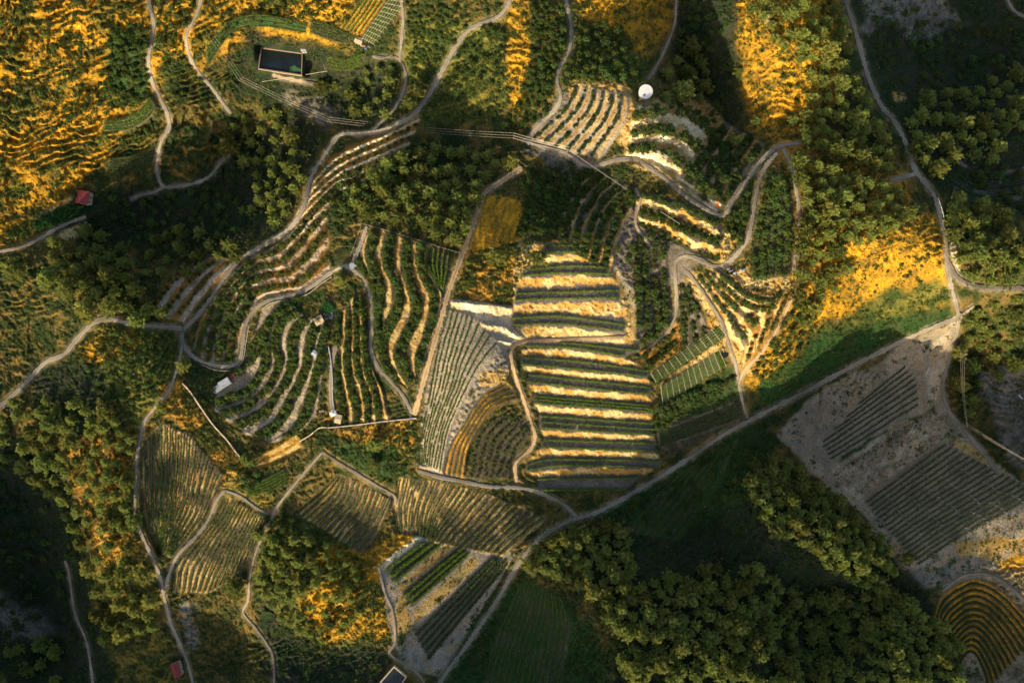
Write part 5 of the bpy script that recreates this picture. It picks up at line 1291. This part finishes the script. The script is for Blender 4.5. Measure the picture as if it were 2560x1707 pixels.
wall('fence', 'white fence along the top of the curved terraces', 'fence', [(905,560),(930,566),(985,582),(1050,602),(1100,618),(1149,632)], .3, 1.1, M_pale, posts=3)
wall('fence', 'fence dropping from the fence corner beside the sandy track', 'fence', [(1150,634),(1147,650),(1138,680),(1128,712)], .3, 1.1, M_pale, posts=3)
wall('fence', 'fence on the left side of the courtyard approach', 'fence', [(905,560),(895,590),(882,625),(876,640)], .3, 1.1, M_pale, posts=3)
wall('fence', 'wire fence following the lower sandy track down to the fork', 'fence', [(1108,745),(1092,790),(1072,850),(1058,905),(1050,935)], .3, 1.0, M_pale, posts=4)
wall('low_wall', 'thin pale kerb wall outside the curve of the horseshoe road', 'low wall', [(505,912),(540,925),(570,927),(586,926),(603,908),(611,890),(617,850),(624,815)], .28, .7, M_pale)
wall('low_wall', 'thin pale kerb wall under the road to the courtyard', 'low wall', [(655,773),(680,757),(735,747),(770,735),(800,712),(830,692)], .28, .7, M_pale)
wall('retaining_wall', 'dark stone retaining wall curving over the white bank', 'wall', [(1570,382),(1590,375),(1620,376),(1650,384),(1668,396)], 1.2, 1.4, M_wall, M_pale)
wall('guard_rail', 'pale guard rail beside the asphalt road above the fork', 'guard rail', [(2344,497),(2352,520),(2358,542)], .3, .9, M_white, posts=2)
wall('guard_rail', 'pale rail at the bright bank where the eastern road leaves', 'guard rail', [(2385,660),(2392,680),(2404,692)], .3, .8, M_pale, posts=2)

# ------------------------------------------------------------ tank, ponds
def disc(m, c, r, z0, z1, n=40): m.tube((c[0], c[1], z0), (c[0], c[1], z1), r, n=n)
p = wp(1611, 236); e = empty('water_tank', p); tag(e, 'round white concrete water tank with a hatch on its flat roof', 'water tank')
m = MB(); disc(m, (0, 0), 3.95, -1.5, 4.0, 48); m.build('tank_body', M_pale, e)
m = MB(); disc(m, (0, 0), 4.12, 4.003, 4.28, 48); m.build('roof', M_white, e)
m = MB(); m.box((-.9, -2.2, 4.42), (.8, .8, .26)); m.build('hatch', M_dark, e)
m = MB(); m.box((.9, 1.3, 4.33), (.12, 1.5, .08), rz=-.6); m.build('pipe', M_steel, e)
m = MB(); m.box((-2.9, -3.6, .6), (1.6, 1.2, 1.6), rz=.5); m.build('valve_box', M_pale, e)
M_water = mat('reservoir_water', (.012, .018, .020), .12, noise=.3, scale=.2, spec=.5, bump=.02)
M_algae = mat('pond_algae', (.05, .13, .05), .7, noise=.4, scale=.6)
def pond(label, quad, sunk, rimw, rimm, aquad=None):
    P3 = world(np.array([q[0] for q in quad], float), np.array([q[1] for q in quad], float)); zc = float(P3[:, 2].mean())
    P3 = np.array([[ (q[0] - CX) * (HC - zc) / FPX, -(q[1] - CY) * (HC - zc) / FPX, zc] for q in quad]); ctr = P3.mean(0)
    e = empty('reservoir', [float(x) for x in ctr]); tag(e, label, 'reservoir'); Q = P3 - ctr
    for i in range(4):
        a, b = Q[i], Q[(i + 1) % 4]; d = b - a; L = np.linalg.norm(d); d /= L; mid = (a + b) / 2; nrm = np.array([-d[1], d[0], 0])
        m = MB(); m.box((mid[0], mid[1], .25), (L - (rimw if i % 2 else -rimw), rimw, 2.0), rz=math.atan2(d[1], d[0])); m.build('rim_wall', rimm, e)
    w = MB(); w.add([(q[0], q[1], .55) for q in Q], [(3, 2, 1, 0)]); o = w.build('water', M_water, None, [float(x) for x in ctr]); tag(o, 'dark still water of the ' + label.split(' ')[0] + ' reservoir', 'water', kind='structure')
    if aquad:
        V = [((u - CX) * (HC - zc) / FPX - ctr[0], -(v - CY) * (HC - zc) / FPX - ctr[1], .562) for u, v in aquad]
        MB().add(V, [tuple(range(len(V)))[::-1]]).build('algae', M_algae, e)
    return e
al = []
for k in range(26):
    t = 2 * math.pi * k / 26; r_ = 1 + .28 * math.sin(3 * t + 1) + .15 * math.sin(7 * t)
    al.append((738 + 15 * r_ * math.cos(t), 176 + 8.5 * r_ * math.sin(t)))
pond('large rectangular concrete reservoir with dark water and algae', [(655,122),(757,136),(755,190),(648,174)], 1, .55, M_wall, al)
pond('small square reservoir cut by the bottom edge', [(986,1664),(1016,1690),(985,1735),(935,1722)], 1, .6, M_beige)

# ------------------------------------------------------------ buildings
def roofed(name, label, cat, u, v, L, W, H, rz, mroof, mroof2=None, mwall=None, rise=1.0, over=.35, door=True, split=None):
    e = empty(name, wp(u, v), rz); tag(e, label, cat); mwall = mwall or M_pale
    MB().box((0, 0, H / 2 - .5), (L, W, H + 1)).build('wall', mwall, e)
    l, w = L / 2 + over, W / 2 + over; t = .12
    for s, mm, nm in ((1, mroof, 'roof'), (-1, mroof2 or mroof, 'roof')):
        V = [(-l, 0, H + rise), (l, 0, H + rise), (l, s * w, H - .05), (-l, s * w, H - .05)]
        V += [(x, y, z + t) for x, y, z in V]
        F = [(0, 1, 2, 3), (7, 6, 5, 4), (0, 4, 5, 1), (1, 5, 6, 2), (2, 6, 7, 3), (3, 7, 4, 0)]
        MB().add([(x, y, z + .01) for x, y, z in V], F).build(nm, mm, e)
    for sx in (-1, 1):
        MB().add([(sx * (L / 2 - .01), -W / 2, H), (sx * (L / 2 - .01), W / 2, H), (sx * (L / 2 - .01), 0, H + rise)], [(0, 1, 2)]).build('gable', mwall, e)
    MB().tube((-l, 0, H + rise + t), (l, 0, H + rise + t), .1, n=6).build('ridge_cap', mroof, e)
    if door:
        MB().box((L * .1, -W / 2 - .02, 1.0), (.95, .08, 2.0)).build('door', M_rust, e)
        MB().box((-L * .28, -W / 2 - .02, 1.5), (.9, .08, .8)).build('window', M_glass, e)
    return e
roofed('shed', 'red gabled shed at the head of the green vegetable bed', 'shed', 213, 496, 7.6, 8.2, 3.0, math.radians(82), M_red, M_red, M_pale, rise=1.6)
roofed('hut', 'beige hut with a shallow roof amid clutter below the courtyard', 'hut', 800, 801, 4.8, 4.2, 2.5, math.radians(28), M_beige, M_beige, M_pale, rise=.6)
roofed('hut', 'pale square hut beside the top green netted bed', 'hut', 899, 106, 4.2, 3.4, 2.5, math.radians(-22), M_beige, M_beige, M_pale, rise=.4)
roofed('shed', 'small white roofed shed at the head of the walled lane', 'shed', 790, 884, 3.0, 2.6, 2.4, math.radians(-35), M_white, M_steel, M_steel, rise=.35)
roofed('hut', 'beige flat hut beside the white gatehouse', 'hut', 848, 1046, 3.4, 4.8, 2.4, math.radians(-14), M_beige, M_beige, M_pale, rise=.25)
roofed('pump_house', 'small pump house at the reservoir corner', 'pump house', 761, 127, 2.6, 2.4, 2.1, 0.1, M_steel, M_steel, M_pale, rise=.3)
roofed('house', 'red roofed house beside the road at the bottom left', 'house', 446, 1668, 9.0, 4.9, 3.0, math.radians(-74), M_red, M_red, M_pale, rise=.9)
# grey L-shaped shed
e = empty('barn', wp(558, 962), math.radians(31)); tag(e, 'grey metal roofed L-shaped barn with a rusty lean-to', 'barn')
MB().box((2.3, 0, .9), (6.8, 4.2, 4.2)).build('wall', M_pale, e); MB().box((-4.0, -.6, .6), (5.0, 3.6, 3.6)).build('wall', M_pale, e)
MB().box((2.3, 0, 3.12), (7.4, 4.8, .14), tilt=.03).build('roof', M_steel, e); MB().box((3.0, -1.9, 3.29), (6.4, 1.0, .1)).build('roof_strip', M_steel, e)
MB().box((-4.0, -.6, 2.5), (5.4, 4.0, .14)).build('roof', M_steel, e); MB().box((-6.6, -.6, 1.2), (.15, 3.6, 2.4)).build('door', M_rust, e)
MB().box((8.2, .9, 1.9), (3.6, 4.0, .12)).build('lean_to_roof', M_rust, e)
for q in (-1.5, -.5, .5, 1.5): MB().box((8.2, .9 + q, 2.0), (3.6, .12, .08)).build('batten', M_red, e)
for x in (6.8, 9.6):
    for y in (-.7, 2.5): MB().box((x, y, .8), (.15, .15, 2.2)).build('post', M_wood, e)
# courtyard canopy
e = empty('canopy', wp(883, 666), math.radians(38)); tag(e, 'pale half-round canopy beside the courtyard', 'canopy')
V = [(-2.3, -1.6, 2.6)] + [(-2.3 + 4.6 * k / 10, -1.6 + 3.6 * math.sin(math.pi * k / 10) ** .7, 2.6 + .3 * math.sin(math.pi * k / 10)) for k in range(11)]
nV = len(V); V2 = V + [(x, y, z + .08) for x, y, z in V]
MB().add(V2, [tuple(range(1, nV)), tuple(range(nV + 1, 2 * nV))[::-1]] + [(k, k + 1, nV + k + 1, nV + k) for k in range(1, nV - 1)] + [(1, nV + 1, 2 * nV - 1, nV - 1)]).build('roof', M_steel, e)
for x, y in ((-2, -1.4), (2, -1.4), (0, 1.6)): MB().tube((x, y, -.2), (x, y, 2.65), .07).build('post', M_steel, e)
# white gatehouse
e = empty('gatehouse', wp(835, 1032), .5); tag(e, 'bright white irregular tent roof at the lane end', 'tent')
MB().add([(-2, -1.5, 2.4), (1.8, -1.9, 2.3), (2.3, 1.0, 2.5), (.2, 2.2, 2.3), (-1.9, 1.2, 2.5), (0, 0, 3.2)], [(0, 1, 5), (1, 2, 5), (2, 3, 5), (3, 4, 5), (4, 0, 5)]).build('tent_roof', M_white, e)
for x, y in ((-1.8, -1.3), (1.6, -1.7), (2.1, .9), (-1.7, 1.0)): MB().tube((x, y, -.2), (x, y, 2.35), .06).build('pole', M_steel, e)
e = empty('trailer', wp(805, 1028), .05); tag(e, 'small red flatbed trailer parked left of the lane end', 'trailer')
MB().box((0, 0, .9), (3.4, 1.5, .2)).build('bed', M_rust, e)
for x in (-1.2, -.4, .4, 1.2): MB().box((x, 0, 1.08), (.5, 1.1, .14)).build('board', M_beige, e)
for y in (-.8, .8):
    MB().tube((.3, y - .1, .4), (.3, y + .1, .4), .4, n=14).build('wheel', M_dark, e); MB().box((0, y * .93, 1.15), (3.4, .08, .35)).build('side_rail', M_red, e)
MB().tube((1.7, 0, .85), (3.0, 0, .7), .07).build('tow_bar', M_steel, e)
# troughs
for u, v, L, rz, lb in ((2318, 928, 5.0, math.radians(64), 'long white trough on the bare platform above the grey vine bench'), (2553, 994, 5.4, math.radians(-50), 'white trough at the right edge beside the grey field')):
    e = empty('trough', wp(u, v), rz); tag(e, lb, 'trough')
    MB().box((0, 0, .3), (L, .8, .7)).build('basin', M_white, e); MB().box((0, 0, .655), (L - .25, .5, .02)).build('water', M_steel, e)
    for x in (-L * .4, L * .4): MB().box((x, 0, -.1), (.3, 1.0, .3)).build('foot', M_pale, e)
e = empty('well', wp(2325, 876)); tag(e, 'small dark round well on the bare platform', 'well')
m = MB(); disc(m, (0, 0), .95, -.3, .5, 20); m.build('ring', M_pale, e); m = MB(); disc(m, (0, 0), .75, .503, .56, 20); m.build('cover', M_dark, e)
e = empty('water_tank', wp(1811, 885)); tag(e, 'black plastic-lined pool beside the broad netted bed', 'water tank')
m = MB(); m.tube((0, 0, -.3), (0, 0, 1.1), 2.3, n=28); m.build('tank_body', M_dark, e)
m = MB(); m.tube((-.9, 1.6, 1.12), (-.9, 1.6, 1.35), .32, n=12); m.build('float', M_white, e)
# orange tarpaulin shelter
e = empty('tarpaulin', wp(1792, 520), 0); tag(e, 'orange wedge-shaped tarpaulin standing above the hairpin road', 'tarpaulin')
MB().add([(-1.6, -1.4, .1), (1.2, -1.2, .1), (.9, 5.0, 2.6), (-1.6, -1.4, .2), (1.2, -1.2, .2), (.9, 5.0, 2.7)], [(0, 2, 1), (3, 4, 5), (0, 1, 4, 3), (1, 2, 5, 4), (2, 0, 3, 5)]).build('sheet', M_orange, e)
MB().box((-.6, -2.2, .15), (3.6, 1.1, .3), rz=.05).build('slab', M_white, e); MB().tube((.9, 4.9, -.3), (.9, 4.9, 2.6), .06).build('pole', M_wood, e)
# debris heaps
def heap(name, label, u, v, R, n, mats, seed):
    r = np.random.default_rng(seed); e = empty(name, wp(u, v)); tag(e, label, 'debris')
    for k in range(n):
        t = r.uniform(0, 6.28); q = R * math.sqrt(r.uniform()); z = .25 + .8 * (1 - q / R) * r.uniform(.4, 1)
        m = MB(); s = r.uniform(.35, 1.3, 3) * np.array([1.2, .8, .4]); m.box((q * math.cos(t), q * math.sin(t) * .7, z), s, rz=r.uniform(0, 3.1), tilt=r.uniform(-.5, .5))
        m.build(('crate', 'plank', 'sheet', 'barrel')[k % 4], mats[k % len(mats)], e, bevel=.04)
heap('debris_heap', 'heap of white, brown and metal scrap by the hairpin turning place', 1806, 572, 5.2, 34, [M_white, M_rust, M_steel, M_beige, M_dark, M_wood, M_rust], 5)
heap('debris_heap', 'heap of white and dark scrap beside the blue drum at the lower hairpin', 1836, 676, 3.6, 26, [M_white, M_rust, M_dark, M_white, M_steel, M_red], 6)
heap('scrap_pile', 'blue and grey clutter beside the beige hut below the courtyard', 822, 790, 3.4, 22, [M_steel, M_dark, M_blue, M_pale, M_steel], 7)
heap('scrap_pile', 'clutter with yellow and blue bits between pale hut and green nets', 915, 118, 2.8, 14, [M_blue, M_orange, M_white, M_steel, M_dark], 8)
heap('scrap_pile', 'few white crates at the wall corner of the lower fork', 1030, 1043, 1.6, 8, [M_white, M_steel, M_pale], 9)
heap('rubble', 'pale rubble at the end of the grey road on the left edge', 22, 1022, 3.0, 14, [M_pale, M_steel, M_wall, M_dark], 10)
e = empty('drum', wp(1856, 675), .5); tag(e, 'light blue tank lying beside the lower scrap heap', 'drum')
MB().tube((-.9, 0, .7), (.9, 0, .7), .65, n=18).build('drum_body', M_blue, e); MB().box((0, 0, .1), (1.8, 1.2, .25)).build('cradle', M_white, e)
# vegetable bed beside the red shed
def bed(label, poly, n, hmax, col, seed):
    r = np.random.default_rng(seed); P = np.array(poly, float); u = r.uniform(P[:, 0].min(), P[:, 0].max(), n); v = r.uniform(P[:, 1].min(), P[:, 1].max(), n)
    k = inpoly(u, v, poly); u, v = u[k], v[k]; w = world(u, v); w[:, 2] += r.uniform(.1, hmax, len(u)); V, F = leaf_quads(w, r.uniform(.35, .75, len(u)), .5, r)
    c = np.array(col) * r.uniform(.6, 1.4, (len(u), 1)); tag(link('vegetable_bed', mesh('vegetable_bed', V, F, M_leaf, fcol=c)), label, 'crop', kind='stuff')
bed('dense green vegetable bed beside the red shed', [(83,556),(92,580),(150,560),(204,540),(200,515),(185,505),(150,520)], 9000, 1.3, (.035, .10, .022), 31)
bed('dense green weeds in the ditch between the grey vine benches', [(2085,1180),(2130,1150),(2200,1110),(2260,1065),(2325,1030),(2330,1045),(2280,1075),(2180,1130),(2110,1175),(2080,1195)], 5000, .9, (.02, .07, .03), 32)
bed('climbing greenery beside the beige hut', [(806,765),(818,752),(838,765),(836,778),(820,785),(806,778)], 1500, 2.2, (.03, .11, .03), 33)
# ------------------------------------------------------------ power lines
def pole(u, v, label, H=10, rz=0.0, arm=2.6):
    e = empty('power_pole', wp(u, v), rz); tag(e, label, 'power pole')
    MB().tube((0, 0, -1), (0, 0, H), .2, .12, 8).build('mast', M_wood, e); MB().box((0, 0, H - .3), (.16, arm, .16)).build('crossarm', M_wood, e)
    for y in (-arm * .45, 0, arm * .45): MB().tube((0, y, H - .2), (0, y, H + .15), .08, n=6).build('insulator', M_white, e)
    c, s = math.cos(rz), math.sin(rz); p = e.location
    return [(p.x - y * s, p.y + y * c, p.z + H + .1) for y in (-arm * .45, 0, arm * .45)]
POLES = [(618,213,'lattice-like pole above the shaded bowl left of the reservoir track',.9),(832,312,'wooden pole at the top road junction',.45),(1284,352,'wooden pole beside the road below the brown strip',.1),
         (1417,386,'wooden pole at the right end of the thick pale cable',.4)]
at = [pole(u, v, lb, 10, -a, 3.4) for u, v, lb, a in POLES]
at_r = pole(2395, 1058, 'wooden pole with crossarm beside the road bend on the right', 9, .3, 3.0)
def wires(label, A, B, sag=1.6, r=.045, m=M_wire):
    ctr = np.mean([A[0], B[0]], 0); e = empty('power_cable', [float(x) for x in ctr]); tag(e, label, 'cable')
    for a, b in zip(A, B):
        a = np.array(a) - ctr; b = np.array(b) - ctr; mb = MB(); N = 10; pr = None
        for k in range(N + 1):
            t = k / N; q = a * (1 - t) + b * t - np.array([0, 0, sag * 4 * t * (1 - t)])
            if pr is not None: mb.tube(pr, q, r, n=4)
            pr = q
        mb.build('wire', m, e)
def virt(u, v, H, arm=3.4, rz=0.9):
    p = wp(u, v, H); return [(p[0] - y * math.sin(rz), p[1] + y * math.cos(rz), p[2]) for y in (-arm * .45, 0, arm * .45)]
wires('three thin wires from the golden slope down to the left pole', virt(530, 95, 12, rz=-.9), at[0], 2)
wires('three wires crossing the shaded bowl between the two left poles', at[0], at[1], 3)
wires('three long wires crossing the top road and white terraces', at[1], at[2], 4)
wires('thick pale cable between the two right-hand wooden poles', at[2], at[3], 1, .09)
wires('pale wires dropping right over the orchard to the hairpin', [at[3][1]] , [tuple(wp(1700, 560, 6))], 1.5, .07)
wires('faint wires running down the right edge from the roadside pole', at_r, virt(2600, 1170, 12, rz=.9), 2)
wires('faint wires running up from the roadside pole', at_r, virt(2408, 880, 12, rz=1.2), 2)
wires('long yellowish wire strung over the reservoir corner', [tuple(wp(655, 205, 4))], [tuple(wp(818, 178, 8))], .3, .10)
e = empty('power_pole', wp(819, 180)); tag(e, 'short T-topped post right of the reservoir', 'post')
MB().tube((0, 0, -.5), (0, 0, 8), .12, .09).build('mast', M_wood, e); MB().box((0, 0, 7.9), (.14, 3.0, .14), rz=.2).build('crossarm', M_beige, e)
print('objects', len(bpy.data.objects))
